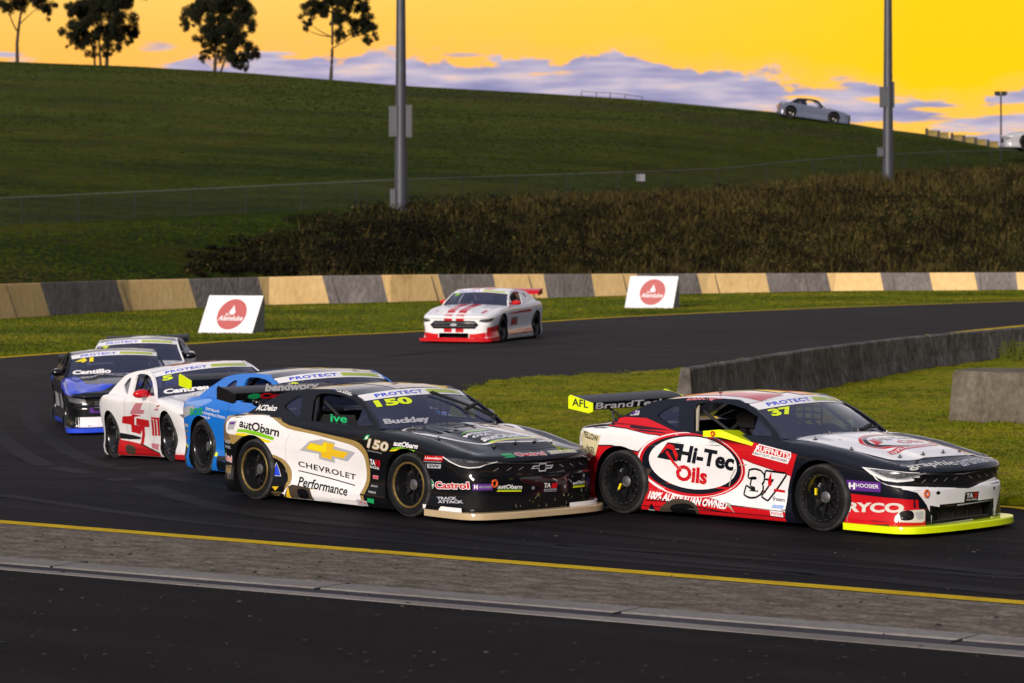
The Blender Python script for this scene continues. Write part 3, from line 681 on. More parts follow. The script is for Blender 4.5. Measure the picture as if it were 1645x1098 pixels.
tree(163, [([(171, 107), (172, 75), (175, 40), (180, -20)], .17), ([(162, 107), (160, 80), (156, 40), (150, 0)], .12), ([(152, 106), (151, 85), (140, 50), (128, 10)], .10)],
     [(128, 48, 22, 1.7), (150, 22, 28, 2.), (185, 15, 28, 1.9), (205, 48, 15, 1.7), (170, 52, 24, 1.8), (146, 66, 16, 1.5), (186, 66, 17, 1.4), (160, -10, 32, 2), (195, -8, 28, 2), (128, 10, 18, 1.8), (122, 70, 9, 1.), (217, 58, 8, 1.6), (172, 85, 9, .8), (150, 88, 6, .8)], 2, 'dense multi-stemmed gum tree, second from the left on the ridge')
tree(349, [([(345, 116), (346, 80), (344, 40), (342, -20)], .15), ([(353, 117), (362, 95), (375, 70), (385, 40)], .10)],
     [(312, 25, 16, 1.4), (340, 20, 28, 2.), (375, 25, 28, 2.), (362, 55, 28, 2.1), (338, 62, 18, 1.5), (385, 66, 20, 1.9), (402, 82, 14, 1.8), (330, 90, 9, 1.2), (376, 98, 15, 1.7), (356, 88, 12, .8), (345, -10, 28, 2), (385, -8, 20, 2.), (300, 38, 9, 1.2), (335, 78, 9, .8), (392, 102, 9, 1.6)], 3, 'big dark gum tree with its crown leaning right, third from the left on the ridge')
tree(531, [([(531, 128), (533, 100), (534, 60), (534, 20), (536, -20)], .15), ([(534, 78), (552, 68), (566, 60)], .05)],
     [(497, 15, 15, 1.3), (520, 5, 20, 1.8), (545, 28, 18, 1.6), (578, 30, 20, 1.8), (590, 52, 13, 1.8), (546, 52, 12, 1.2), (495, 36, 7, 1.2), (548, -8, 26, 1.9), (578, 6, 15, 1.2), (510, -18, 22, 1.9), (572, 50, 8, 1.), (492, 47, 4, 1.)], 4, 'tall slim gum tree, rightmost on the ridge, with a single thin straight trunk')

# ------------------------------------------------------------------ light poles
PM = pmat('pole_steel', (.060, .063, .080), .5, metal=.3, var=.12, vscale=2); BOXM = pmat('pole_cabinet', (.055, .058, .072), .5, var=.1)
def pole(c, row, Y, r0, boxes, label):
    X = (c-XC)/F*Y; z = zrow(row, Y); s = F/Y; zz = min(z, G(X, Y))
    root = empty('light_pole', (X, Y, zz), label=label, cat='light pole', group='tall steel floodlight poles')
    Z = lambda rr: (zrow(rr, Y)-zz)
    MB().tube([(0, 0, -.3), (0, 0, Z(170)), (0, 0, Z(-260))], [r0, r0*.80, r0*.45], 20).build('shaft', PM, root, smooth=True)
    MB().tube([(0, 0, -.05), (0, 0, .25)], [r0*1.05, r0*1.04], 20).build('base_collar', BOXM, root, smooth=True)
    for (x0, x1, y0, y1, dy) in boxes:
        b = MB(); cx = ((x0+x1)/2-c)/s; w = (x1-x0)/s; zc = (Z(y0)+Z(y1))/2; hh = Z(y0)-Z(y1)
        b.box((cx, dy, zc), (w, .3, hh)); b.box((cx, dy, zc+hh/2+.015), (w+.05, .34, .03)); b.box((cx, dy-.16, zc), (w*.8, .02, hh*.9))
        b.build('cabinet', BOXM, root)
    return root
pole(644, 342, 137, .29, [(625, 639, 172, 220, -.12), (652, 662, 170, 221, .0), (627, 636, 305, 336, -.1)], 'tall grey steel pole with equipment boxes, left of centre on the embankment')
pole(1426.5, 264, 164, .30, [(1413, 1424, 141, 173, -.12), (1424, 1437, 133, 173, .12), (1409, 1419, 238, 252, -.1)], 'tall grey steel pole with equipment boxes, right of the silver coupe on the hill')
# small floodlight mast on the right
Y = 186; X = (1608-XC)/F*Y; z = G(X, Y)
r_ = empty('floodlight', (X, Y, z), label='thin mast with a dark twin floodlight head at the right end of the hill', cat='floodlight')
zt = zrow(153, Y)-z
MB().tube([(0, 0, -.2), (0, 0, zt)], [.055, .045], 8).build('mast', POST, r_)
hb = MB(); hb.box((-.20, 0, zt+.1), (.30, .30, .22)); hb.box((.18, 0, zt+.1), (.30, .30, .22)); hb.box((0, 0, zt-.02), (.5, .08, .06)); hb.build('lamp_head', BLK, r_)
# tiny railing at the crest
Y = 232; rl = empty('railing', ((982-XC)/F*Y, Y, 0), label='faint thin metal railing on the crest above the middle of the hill', cat='railing')
m_ = MB(); pr = None
for px, top, bot in ((934, 147, 156), (958, 149, 158), (980, 149.5, 159), (1004, 152, 161), (1032, 156, 163)):
    x = (px-982)/F*Y; a_ = Vector((x, 0, zrow(top, Y))); m_.tube([(x, 0, zrow(bot+4, Y)), a_], .03, 5)
    if pr: m_.tube([pr, a_], .022, 5)
    pr = a_
m_.build('rail', POST, rl)
# row of concrete blocks on the crest right
BLK2 = natmat('yellow_block', [(.3, (.10, .075, .03)), (.5, (.22, .165, .06)), (.8, (.30, .23, .10))], 1., bump=.2, bscale=5)
for i, (px, row) in enumerate(((1497, 220), (1516, 224), (1538, 228), (1557, 231.5), (1576, 235), (1596, 238.5))):
    Y = 205-i*1.2; X = (px-XC)/F*Y; z = G(X, Y); z = max(z, zrow(row+3, Y))
    b = MB(); w = .62; h = .42
    b.hexa([(-w/2, -.2, -.3), (w/2, -.2, -.3), (w/2, .2, -.3), (-w/2, .2, -.3)], [(-w/2+.03, -.14, h-.06), (w/2-.03, -.14, h-.06), (w/2-.03, .14, h-.06), (-w/2+.03, .14, h-.06)], 0)
    b.box((-w/2-.02, 0, .12), (.14, .36, .70), 1)
    o = b.build('concrete_block', [BLK2, pmat('block_dark', (.05, .045, .035), .9)], group='row of yellowish barrier blocks on the crest', cat='block',
                label='yellowish concrete block on the crest, number %s in the row from the left' % ['one', 'two', 'three', 'four', 'five', 'six'][i])
    o.location = (X, Y, z)

# ------------------------------------------------------------------ A-frame signs
SIGNW = pmat('sign_white', (.66, .66, .70), .45, var=.04, vscale=2); SIGNR = pmat('sign_red', (.36, .005, .007), .45); SIGNG = pmat('sign_back', (.22, .22, .23), .6)
def sign(bl, br, tl, tr, sr, label):
    B0 = at(*bl); B1 = at(*br); c = (B0+B1)/2; u = (B1-B0); u.z = 0; w = u.length; u.normalize(); n = Vector((u.y, -u.x, 0))   # towards the camera
    h = ((tl[1]+tr[1])/2-(bl[1]+br[1])/2); s = F/c.y; hh = -h/s; lean = .30
    root = empty('advertising_board', c, label=label, cat='sign', group='white folding advertising boards on the verge'); root.rotation_euler = (0, 0, math.atan2(u.y, u.x))
    sh = ((tl[0]+tr[0])-(bl[0]+br[0]))/2/s
    def P(a_, b_, d=0): return (a_-w/2+sh*b_/hh, lean*b_/hh-d, b_)     # local: x along board, y away from camera
    th = .03
    b = MB(); b.hexa([P(0, 0), P(w, 0), (w/2, th, 0), (-w/2, th, 0)], [P(0, hh), P(w, hh), (P(w, hh)[0], P(w, hh)[1]+th, hh), (P(0, hh)[0], P(0, hh)[1]+th, hh)])
    b.build('front_panel', SIGNW, root)
    b = MB(); y0 = lean*2+.1
    b.hexa([(-w/2+.1, y0, 0), (w/2+.12, y0, 0), (w/2+.12, y0+th, 0), (-w/2+.1, y0+th, 0)], [(P(0, hh)[0], lean+.04, hh), (P(w, hh)[0], lean+.04, hh), (P(w, hh)[0], lean+.04+th, hh), (P(0, hh)[0], lean+.04+th, hh)]); b.build('back_panel', SIGNG, root)
    b = MB(); b.add([P(w, 0, -.01), (w/2+.12, y0, 0), (P(w, hh)[0], lean+.05, hh-.02), P(w, hh-.02, -.01)], [(0, 1, 2, 3)]); b.build('side_gusset', SIGNG, root)
    cx, cy, r0 = w*.52, hh*.50, hh*.405
    lg = MB()
    def put(vf, m, d, sx=1, sy=1, ox=0, oy=0):
        v_, f_ = vf; lg.add([P(ox+p[0]*sx, oy+p[1]*sy, d) for p in v_], f_, m)
    put(poly2d([circ(cx, cy, r0)]), 1, .004)
    drop = [(cx, cy+r0*.62), (cx+r0*.09, cy+r0*.38), (cx+r0*.20, cy+r0*.2), (cx+r0*.2, cy+r0*.05), (cx, cy-r0*.03), (cx-r0*.2, cy+r0*.05), (cx-r0*.2, cy+r0*.2), (cx-r0*.09, cy+r0*.38)]
    put(poly2d([drop]), 0, .008)
    put(poly2d([circ(cx, cy+r0*.02, r0*.42, r0*.17, 24), circ(cx, cy+r0*.07, r0*.36, r0*.12, 24)]), 0, .006)
    put(text2d('Alemlube', .02, .2), 0, .008, r0*1.72, r0*.34, cx-r0*.86, cy-r0*.42)
    lg.build('logo', [SIGNW, SIGNR], root)
sign((318, 535), (405, 535.9), (330, 475), (420, 476), (430, 535), 'white folding board with red droplet logo behind the pack at the left')
sign((1003.5, 495), (1081, 495.5), (1011.5, 444.5), (1087, 444), (1094, 494), 'white folding board with red droplet logo right of the lone striped coupe')

# ------------------------------------------------------------------ cars
PLAN = [(2.53, 0), (2.52, .32), (2.485, .58), (2.425, .77), (2.32, .885), (2.12, .95), (1.8, .98), (1.385, .99), (.95, .985), (.5, .965), (0, .955), (-.5, .96), (-.95, .985), (-1.385, 1.0), (-1.78, .98), (-2.0, .93), (-2.12, .82), (-2.17, .6), (-2.19, .3), (-2.2, 0)]
ZS = [(2.55, .695), (2.3, .705), (2.1, .73), (1.9, .77), (1.6, .835), (1.35, .87), (.9, .905), (.5, .915), (0, .925), (-.6, .94), (-1.0, .965), (-1.345, .985), (-1.7, .97), (-2.0, .93), (-2.2, .90)]
ZT = [(2.55, .725), (2.42, .745), (2.2, .80), (1.9, .85), (1.6, .89), (1.2, .925), (.95, .945), (.7, .955), (0, .98), (-1.2, 1.01), (-1.5, 1.02), (-1.75, 1.015), (-2.0, .99), (-2.2, .955)]
XW = 1.385
FR = [.07, .13, .21, .30, .40, .50, .60, .675, .705, .80, .885, .92, .965, 1.0]            # ring heights as a share of the shoulder height
INS = [.035, .010, .004, .026, .038, .034, .022, .012, .010, .003, .004, .010, .024, .050]   # tuck-in along the sides
INF = [.03, .01, .0, .004, .006, .004, .0, .0, .026, .034, .032, .004, .012, .042]          # nose: bumper ledge, recessed lamp and grille band, hood lip
INT = [.10, .06, .03, .02, .02, .01, .0, .0, .0, .0, .0, .01, .02, .04]                      # tail
def roofz(x): return interp(x, [(-1.75, .99), (-1.45, 1.13), (-1.15, 1.265), (-.9, 1.315), (-.6, 1.345), (-.25, 1.36), (.1, 1.352), (.42, 1.325)])
def sidey(z): return .915-.46*(z-.93)
class Frame:
    def __init__(s, o, u, v):
        s.o = Vector(o); s.u = Vector(u).normalized(); s.v = Vector(v).normalized(); s.n = s.u.cross(s.v)
SIDE = Frame((0, -1.3, 0), (1, 0, 0), (0, 0, 1)); SIDEL = Frame((0, 1.3, 0), (-1, 0, 0), (0, 0, 1))
TOP = Frame((0, 0, 1.7), (0, 1, 0), (-1, 0, 0))
class Car:
    def __init__(s, name, label, cat, anchor, px, head, Y=None, group=None, z=None, base='black', kind='camaro', wing=True, sc=1., zoff=0, hi=True):
        """anchor: local ground point that stands at the surveyed pixel px; head: heading in degrees"""
        p = at(*px) if Y is None else Vector(((px[0]-XC)/F*Y, Y, flatG((px[0]-XC)/F*Y, Y)))
        a = R(head); h = Vector((math.cos(a), math.sin(a), 0)); l = Vector((-h.y, h.x, 0))
        o = p-(h*anchor[0]+l*anchor[1])*sc
        if z is None:
            g = lambda q: flatG(q.x, q.y)
            zf = g(o+h*XW); zr = g(o-h*XW); zl = g(o+l*.85); zq = g(o-l*.85); z0 = (zf+zr)/2+.03
        else: z0, zf, zr, zl, zq = z
        xa = (h*2*XW+Vector((0, 0, zf-zr))).normalized(); ya = (l*1.7+Vector((0, 0, zl-zq))).normalized(); za = xa.cross(ya)
        s.M = Matrix(((xa.x, ya.x, za.x, o.x), (xa.y, ya.y, za.y, o.y), (xa.z, ya.z, za.z, z0), (0, 0, 0, 1)))
        s.root = empty(name, label=label, cat=cat, group=group); s.root.matrix_world = s.M @ Matrix.Scale(sc, 4)
        s.inv = (s.M @ Matrix.Scale(sc, 4)).inverted(); s.kind = kind; s.base = base; s.hi = hi; s.z0 = z0
        s.mats = []; s.dv = []; s.df = []; s.dm = []; s.layer = 0; s.boxes = []
        s.mi(base)
    def mi(s, c):
        m = paint(c) if isinstance(c, str) else c
        if m not in s.mats: s.mats.append(m)
        return s.mats.index(m)
    # survey helpers: pixel -> point of the car's side plane / any plane
    def ray(s, px, py):
        o = s.inv @ Vector((0, 0, H)); d = (s.inv.to_3x3() @ Vector(((px-XC)/F, 1, (YH-py)/F))).normalized(); return o, d
    def S(s, px, py, y=-.975):
        o, d = s.ray(px, py); t = (y-o.y)/d.y; q = o+d*t; return (q.x, q.z)
    # ---- body
    def body(s, zs=ZS, zt=ZT, plan=PLAN, intake=True, cockpit=True, clear=0.):
        P = crom([(x, y, 0) for x, y in plan], 6); half = [(p.x, max(0, p.y)) for p in P]
        loop = half+[(x, -y) for x, y in half[-2:0:-1]]; n = len(loop)
        nrm = []
        for i in range(n):
            a = Vector(loop[i-1]); b = Vector(loop[(i+1) % n]); d = (b-a).normalized(); nrm.append(Vector((-d.y, d.x)))   # inward
        vv = []; ring = []
        def T(x, y, r, sx):
            b = math.sin(r*math.pi/2)**.75; z = lerp(interp(sx, zs), interp(x, zt), b)
            if x > .85:
                k_ = sstep(.85, 1.1, x)*sstep(2.36, 2.15, x)
                z += k_*(.030*sstep(.44, .34, abs(y))+.016*math.exp(-((abs(y)-.83)/.06)**2)-.016*math.exp(-((abs(y)-.70)/.05)**2))
            return z
        last = None
        for k, fr in enumerate(FR):
            idx = []
            for i, (x, y) in enumerate(loop):
                w = min(1, abs(nrm[i].x)*1.15); ins = lerp(INS[k], INF[k], w*w)
                if x < -1.9: ins = lerp(INS[k], INT[k], w*w)
                q = Vector((x, y))+nrm[i]*ins; z = interp(x, zs)*fr
                if clear and k > 1: z = lerp(.12+clear, interp(x, zs), (fr-.13)/.87)
                if k == 0: z = .065+clear
                if k == 1: z = .11+clear
                idx.append(len(vv)); vv.append((q.x, q.y, z))
            ring.append(idx); last = idx
        NR = 22; sh = [vv[i] for i in last]
        for r in range(1, NR+1):
            t = r/NR; idx = []
            for i in range(n):
                x, y, _ = sh[i]; X = lerp(x, x*.9, t); Yy = y*(1-t)
                z = T(X, Yy, t, x)
                if cockpit:
                    c = sstep(-.98, -.90, X)*sstep(.78, .70, X)*sstep(.84, .77, abs(Yy)); z = lerp(z, .58, c)
                idx.append(len(vv)); vv.append((X, Yy, z))
            ring.append(idx)
        ff = []
        for a in range(len(ring)-1):
            for i in range(n):
                j = (i+1) % n; ff.append((ring[a][i], ring[a][j], ring[a+1][j], ring[a+1][i]))
        ff.append(tuple(reversed(ring[0])))
        bm = bmesh.new(); bv = [bm.verts.new(v_) for v_ in vv]
        dk = s.mi(INTER); s.dki = dk
        for q in ff:
            try: fc = bm.faces.new([bv[i] for i in q])
            except ValueError: continue
            c = fc.calc_center_median()
            if len(q) == 4 and cockpit and -1.62 < c.x < .84 and abs(c.y) < .87 and c.z > .5 and fc.verts[0].index > 0*0: fc.material_index = dk
            if len(q) == 4 and c.z < .85 and abs(c.y) > .8: fc.material_index = 0
            if len(q) > 4: fc.material_index = dk
        bmesh.ops.remove_doubles(bm, verts=bm.verts, dist=.0008); bmesh.ops.recalc_face_normals(bm, faces=bm.faces)
        me = bpy.data.meshes.new('body'); bm.to_mesh(me); bm.free()
        for m in s.mats: me.materials.append(m)
        o = bpy.data.objects.new('body', me); C.objects.link(o)
        cm = MB()
        for sx in (-1, 1):
            for sy in (-1, 1):
                g = MB(); g.lathe([(.0001, -.25), (.392, -.25), (.392, .35), (.0001, .35)], 56)
                cm.add([(p[0]+sx*XW, p[1]+sy*.90, p[2]+.352+(clear if clear else 0)) for p in g.v], g.f)
        if intake == 'wide': cm.box((2.45, 0, .21), (.5, 1.06, .15))
        if intake == 'mid':  cm.box((2.45, 0, .20), (.4, .80, .12))
        bm = bmesh.new(); cv = [bm.verts.new(v_) for v_ in cm.v]
        for q in cm.f: bm.faces.new([cv[i] for i in q])
        bmesh.ops.remove_doubles(bm, verts=bm.verts, dist=.0005); bmesh.ops.recalc_face_normals(bm, faces=bm.faces)
        cme = bpy.data.meshes.new('cutter'); bm.to_mesh(cme); bm.free()
        for m in s.mats: cme.materials.append(m)
        cme.polygons.foreach_set('material_index', [dk]*len(cme.polygons))
        co = bpy.data.objects.new('cutter', cme); C.objects.link(co)
        md = o.modifiers.new('b', 'BOOLEAN'); md.object = co; md.operation = 'DIFFERENCE'; md.solver = 'EXACT'
        dg = bpy.context.evaluated_depsgraph_get(); dg.update(); r = bpy.data.meshes.new_from_object(o.evaluated_get(dg))
        s.bv = [v_.co.copy() for v_ in r.vertices]; s.bf = [tuple(p.vertices) for p in r.polygons]; s.bm = [p.material_index for p in r.polygons]
        for x in (o, co): bpy.data.objects.remove(x)
        for x in (me, cme, r): bpy.data.meshes.remove(x)
        s.bvh = BVHTree.FromPolygons(s.bv, s.bf)
    # ---- greenhouse as panels
    def cabin(s, roofc=None, pillar=None, openwin=True, dz=0., glass=True, backlight=True):
        roofc = roofc or s.base; pillar = pillar or s.base
        def patch(name, fn, m, nu=14, nv=12, th=0, up=True):
            vv = [fn(i/nu*2-1, j/nv) for j in range(nv+1) for i in range(nu+1)]
            f_ = [(j*(nu+1)+i, j*(nu+1)+i+1, (j+1)*(nu+1)+i+1, (j+1)*(nu+1)+i) for j in range(nv) for i in range(nu)]
            return vv, f_
        fe = lambda a: Vector((.40-.15*a*a, .745*a, 1.325-.062*a*a+dz))
        def re(a): return Vector((-1.12+.16*a*a, .735*a, 1.28-.045*a*a+dz))
        def roof(a, b):
            p = fe(a).lerp(re(a), b); p.z = roofz(p.x)-(.045+.022*sstep(.25, 0, b))*a*a+dz*1.; return p
        def ws(a, b):
            lo = Vector((.90-.10*a*a, .895*a, .925)); hi = fe(a); p = lo.lerp(hi, b); bl = math.sin(b*math.pi)*.028; return p+Vector((.6, 0, .8))*bl*(1-.4*a*a)
        def bk(a, b):
            lo = Vector((-1.72+.10*a*a, .80*a, 1.0)); hi = re(a); p = lo.lerp(hi, b); return p+Vector((-.4, 0, .9))*math.sin(b*math.pi)*.035
        vv, f_ = patch('roof', roof, None, 16, 16)
        n = len(vv); th = [(p[0], p[1], p[2]-.03) for p in vv]
        rf = obj('roof', vv+th, f_+[tuple(i+n for i in reversed(q)) for q in f_], [paint(roofc), INTER], s.root, [0]*len(f_)+[1]*len(f_), True, 60)
        s.roofbvh = BVHTree.FromPolygons(vv, f_); s.roof = rf; s.roofvf = (vv, f_, th)
        if glass:
            vv, f_ = patch('windscreen', ws, None, 16, 12); s.ws = obj('windscreen', vv, f_, [GLASS], s.root, None, True, 0); s.wsvf = (vv, f_); s.wsbvh = BVHTree.FromPolygons(vv, f_)
        if backlight:
            vv, f_ = patch('rear_window', bk, None, 10, 8); obj('rear_window', vv, f_, [GLASS], s.root, None, True, 0)
        # side frames with window openings
        out = [(-1.60, .985), (-1.0, .93), (-.66, .915), (.2, .90), (.87, .89), (.72, 1.02), (.52, 1.145), (.36, 1.225), (.25, 1.262+dz)]
        out += [(x, roofz(x)-.045+dz) for x in (.1, -.1, -.3, -.5, -.7, -.9)]+[(-1.08, 1.235+dz), (-1.25, 1.16), (-1.42, 1.085)]
        door = [(.745, .945), (.60, 1.045), (.42, 1.145), (.24, 1.215+dz*.5), (.05, 1.25+dz), (-.15, 1.265+dz), (-.36, 1.262+dz), (-.45, 1.235+dz), (-.47, 1.18), (-.385, .955)]
        quart = [(-.61, .965), (-.70, .985), (-.94, 1.075), (-.965, 1.098), (-.90, 1.15), (-.82, 1.195), (-.74, 1.215), (-.70, 1.21), (-.68, 1.17)]
        for sy in (-1, 1):
            v_, f2 = gridcut(*poly2d([out, door, quart]), .12)
            A = [(x, sy*sidey(z), z) for x, z in v_]; B = [(x, sy*(sidey(z)-.03), z) for x, z in v_]; m = len(A)
            edges = {}
            for q in f2:
                for a, b in zip(q, q[1:]+q[:1]): edges[(a, b)] = edges.get((a, b), 0)+1
            rim = [(a, b, b+m, a+m) for (a, b) in edges if (b, a) not in edges]
            mb = MB(); mb.add(A+B, f2, 0); mb.f += [tuple(i+m for i in q) for q in f2]+rim; mb.m += [1]*len(f2)+[0]*len(rim)
            o = mb.build('side_frame', [paint(pillar), INTER], s.root, True, 30)
            q2, f3 = poly2d([quart]); obj('quarter_window', [(x, sy*(sidey(z)-.022), z) for x, z, *_ in q2], f3, [SGLASS], s.root)
            if sy < 0: s.sfbvh = BVHTree.FromPolygons(A, f2)
            tri, f3 = poly2d([[(.70, .95), (.42, 1.14), (.41, .95)]])
            obj('vent_window', [(x, sy*(sidey(z)-.022), z) for x, z, *_ in tri], f3, [SGLASS], s.root)
        s.fn = dict(ws=ws, bk=bk, roof=roof)
    # ---- graphics laid on a surface
    def lay(s, fr, vf, col, step=.035, arches=None, bvh=None, sink=None, dmax=1.2, off=.0022, same=False):
        v_, f_ = gridcut(vf[0], vf[1], step) if step else ([p[:2] for p in vf[0]], vf[1])
        if arches is None: arches = fr in (SIDE, SIDEL)
        if arches:
            sg = 1 if fr is SIDE else -1; cs_ = [(sg*XW, .352), (-sg*XW, .352)]; rr = .397; ins = []
            nv = []
            for p in v_:
                hit_ = False
                for c in cs_:
                    d = math.hypot(p[0]-c[0], p[1]-c[1])
                    if d < rr:
                        hit_ = True; k = rr/max(d, 1e-4); p = (c[0]+(p[0]-c[0])*k, c[1]+(p[1]-c[1])*k); break
                nv.append(p); ins.append(hit_)
            f_ = [q for q in f_ if not all(ins[i] for i in q)]; v_ = nv
        bvh = bvh or s.bvh; pts = []
        for p in v_:
            st = fr.o+fr.u*p[0]+fr.v*p[1]+fr.n*.35
            h, nr, ix, d = bvh.ray_cast(st, -fr.n, dmax+.35)
            if h is None or (bvh is s.bvh and s.bm[ix] == s.dki and 0 < abs(h.y) < .95 and h.z < .5): pts.append(None)
            else:
                if nr.dot(fr.n) < 0: nr = -nr
                pts.append((h, (fr.n*.5+nr*.5)))
        ok = [p for p in pts if p]
        if not ok: return
        if sink is None:
            lo = [min(p[0][i] for p in ok)-.01 for i in range(3)]; hi = [max(p[0][i] for p in ok)+.01 for i in range(3)]
            lvl = 1+max([l_ for (a_, b_, l_) in s.boxes if all(a_[i] < hi[i] and b_[i] > lo[i] for i in range(3))], default=0)
            if same: lvl = s.lastl
            s.lastl = lvl; s.boxes.append((lo, hi, lvl)); dist = .0010+.00055*lvl+(.00003*(len(s.boxes) % 8) if same else 0)
        else: dist = off*(1+s.layer*.1)
        pts = [None if p is None else p[0]+p[1]*dist for p in pts]
        tgt = (s.dv, s.df, s.dm) if sink is None else sink; mi_ = s.mi(col) if sink is None else sink[3](col)
        n = len(tgt[0]); used = {}
        for q in f_:
            if any(pts[i] is None for i in q): continue
            ds = [pts[i].dot(fr.n) for i in q]
            if max(ds)-min(ds) > max(.10, (step or .06)*2.2): continue
            idx = []
            for i in q:
                if i not in used: used[i] = len(tgt[0]); tgt[0].append(pts[i])
                idx.append(used[i])
            tgt[1].append(tuple(idx)); tgt[2].append(mi_)
    def shape(s, fr, loops, col, **k): s.lay(fr, poly2d(loops), col, **k)
    def smooth(s, pts, n=5, closed=True):
        P = [(p[0], p[1], 0) for p in pts]
        if closed: P = [P[-1]]+P+[P[0], P[1]]; q = crom(P, n)[n:-n-1]
        else: q = crom(P, n)
        return [(p.x, p.y) for p in q]
    def text(s, fr, txt, a, b, h, col, shear=0., bold=.0, sp=1, step=.035, ital=0., **k):
        """lettering fitted between baseline points a and b with height h"""
        v_, f_ = text2d(txt, bold, 0, sp); a = Vector(a); b = Vector(b); u = b-a; w = Vector((-u.y, u.x)).normalized()
        if k.pop('vert', False): w = Vector((0, 1))
        u2 = u.normalized()*ital*h
        s.lay(fr, ([tuple(a+u*p[0]*(1-0)+(w*h+u2)*p[1]) for p in v_], f_), col, step=step, **k)
    def PX(s, pts, y=-.975): return [s.S(*p, y) for p in pts]
    def ptext(s, txt, a, b, hp, col, y=-.975, **k):
        A = s.S(*a, y); B = s.S(*b, y); T_ = s.S(a[0], a[1]-hp, y); s.text(SIDE, txt, A, B, T_[1]-A[1], col, vert=True, **k)
    # local frame lying on the body near a point of the nose
    def nose(s, y, z, tilt=0):
        h, n, i, d = s.bvh.ray_cast(Vector((3.2, y, z)), Vector((-1, 0, 0)))
        if h is None: h = Vector((2.4, y, z)); n = Vector((1, 0, 0))
        n = Vector((max(n.x, .05), n.y, n.z if tilt else 0)).normalized(); u = Vector((-n.y, n.x, 0)).normalized(); return Frame(h, u, n.cross(u))
    def box(s, fr, x0, y0, x1, y1, col, **k): s.lay(fr, ([(x0, y0), (x1, y0), (x1, y1), (x0, y1)], [(0, 1, 2, 3)]), col, **k)
    def part(s, name, fr, loops, col, off=.006, bvh=None, th=0, **k):
        """a separate thin part fitted to the body: lamp, grille, badge"""
        vs2, fs2, ms2, mats = [], [], [], []
        def mi_(c):
            m = paint(c) if isinstance(c, str) else c
            if m not in mats: mats.append(m)
            return mats.index(m)
        s.layer = 9; s.lay(fr, poly2d(loops), col, sink=(vs2, fs2, ms2, mi_), off=off/2, arches=False, bvh=bvh, step=.05)
        s.lastsink = (vs2, fs2, ms2, mi_, mats); s.lastname = name
        return s
    def more(s, fr, vf, col, off=.009, bvh=None):
        vs2, fs2, ms2, mi_, mats = s.lastsink; s.layer = 9; s.lay(fr, vf, col, sink=(vs2, fs2, ms2, mi_), off=off/2, arches=False, bvh=bvh, step=.05); return s
    def done(s, **k):
        vs2, fs2, ms2, mi_, mats = s.lastsink
        return obj(s.lastname, vs2, fs2, mats, s.root, ms2, True, 50, **k)
    def seams(s, col=None):
        # shut lines of doors, bonnet and bumpers
        col = col or 'black'
        for fr in (SIDE, SIDEL):
            g = 1 if fr is SIDE else -1
            for pts in ([(.66, .88), (.70, .60), (.64, .16)], [(-.60, .92), (-.66, .60), (-.60, .16)], [(-.60, .165), (.64, .155)], [(-1.86, .14), (-1.90, .55), (-2.05, .84)], [(.70, .905), (1.2, .865), (1.9, .77)][:0]):
                if len(pts) < 2: continue
                for a, b in zip(pts, pts[1:]):
                    s.lay(fr, ([(g*a[0]-.0025, a[1]-.0025*(abs(a[0]-b[0]) > .3)), (g*a[0]+.0025, a[1]+.0025*(abs(a[0]-b[0]) > .3)), (g*b[0]+.0025, b[1]+.0025*(abs(a[0]-b[0]) > .3)), (g*b[0]-.0025, b[1]-.0025*(abs(a[0]-b[0]) > .3))], [(0, 1, 2, 3)]), col)
    def finish(s):
        if getattr(s, 'shut', True): s.seams('grey' if s.base in ('black', 'navy') else 'black')
        n = len(s.bv); V_ = list(s.bv)+s.dv; F_ = list(s.bf)+[tuple(i+n for i in q) for q in s.df]; M_ = list(s.bm)+s.dm
        return obj('body', V_, F_, s.mats, s.root, M_, True, 38)
    # ---- wheels, splitter, wing, mirrors, inside
    def wheels(s, ring=None, steer=0, letters=True, marks=None, r=.35):
        for ix, sx in enumerate((1, -1)):
            for sy in (-1, 1):
                w = MB(); rim = 1 if ring else 0
                w.lathe([(.253, -.135), (.248, -.142), (.238, -.142), (.228, -.13), (.222, -.10), (.205, -.055), (.19, .01), (.13, .03), (.09, .02), (.075, -.03), (.06, -.06), (.035, -.07), (.0, -.072)], 44, 0, [rim, rim, rim, 0, 0, 0, 0, 0, 0, 0, 2, 2])
                for k in range(10):
                    a = 2*math.pi*k/10; rot = Matrix.Rotation(a, 3, 'Y'); w.box(rot @ Vector((.145, -.012, 0)), (.15, .03, .026), 0, rot)
                for k in range(20): a = 2*math.pi*k/20; w.box((.235*math.cos(a), -.144, .235*math.sin(a)), (.010, .004, .010), 2)
                if marks: w.box((-.10, -.05, -.06) if sx < 0 else (-.14, -.04, .05), (.022, .02, .07), 3, Matrix.Rotation(.5 if sx < 0 else 0, 3, 'Y'))
                rt = Matrix.Rotation(R(steer) if sx > 0 else 0, 4, 'Z') @ (Matrix.Identity(4) if sy < 0 else Matrix.Rotation(math.pi, 4, 'Z'))
                o = w.build('wheel', [RIM, GOLDRIM, STEEL, paint('yellow')], s.root, True, 40); o.matrix_local = Matrix.Translation((sx*XW, sy*.815, r)) @ rt
                t = MB(); t.lathe([(.252, -.128), (.258, -.138), (.275, -.146), (.30, -.148), (.322, -.144), (.338, -.132), (.347, -.118), (.350, -.09), (.350, .12), (.335, .14), (.255, .14)], 56, 0, [0, 0, 0, 0, 1, 1, 1, 1, 1, 0])
                if letters and sy < 0:
                    v_, f_ = text2d('HOOSIER', .01)
                    for a0 in (R(40), R(220)):
                        t.add([((.284+.03*p[1])*math.cos(a0+R(75)-R(75)*p[0]), -.1495, (.284+.03*p[1])*math.sin(a0+R(75)-R(75)*p[0])) for p in v_], f_, 2)
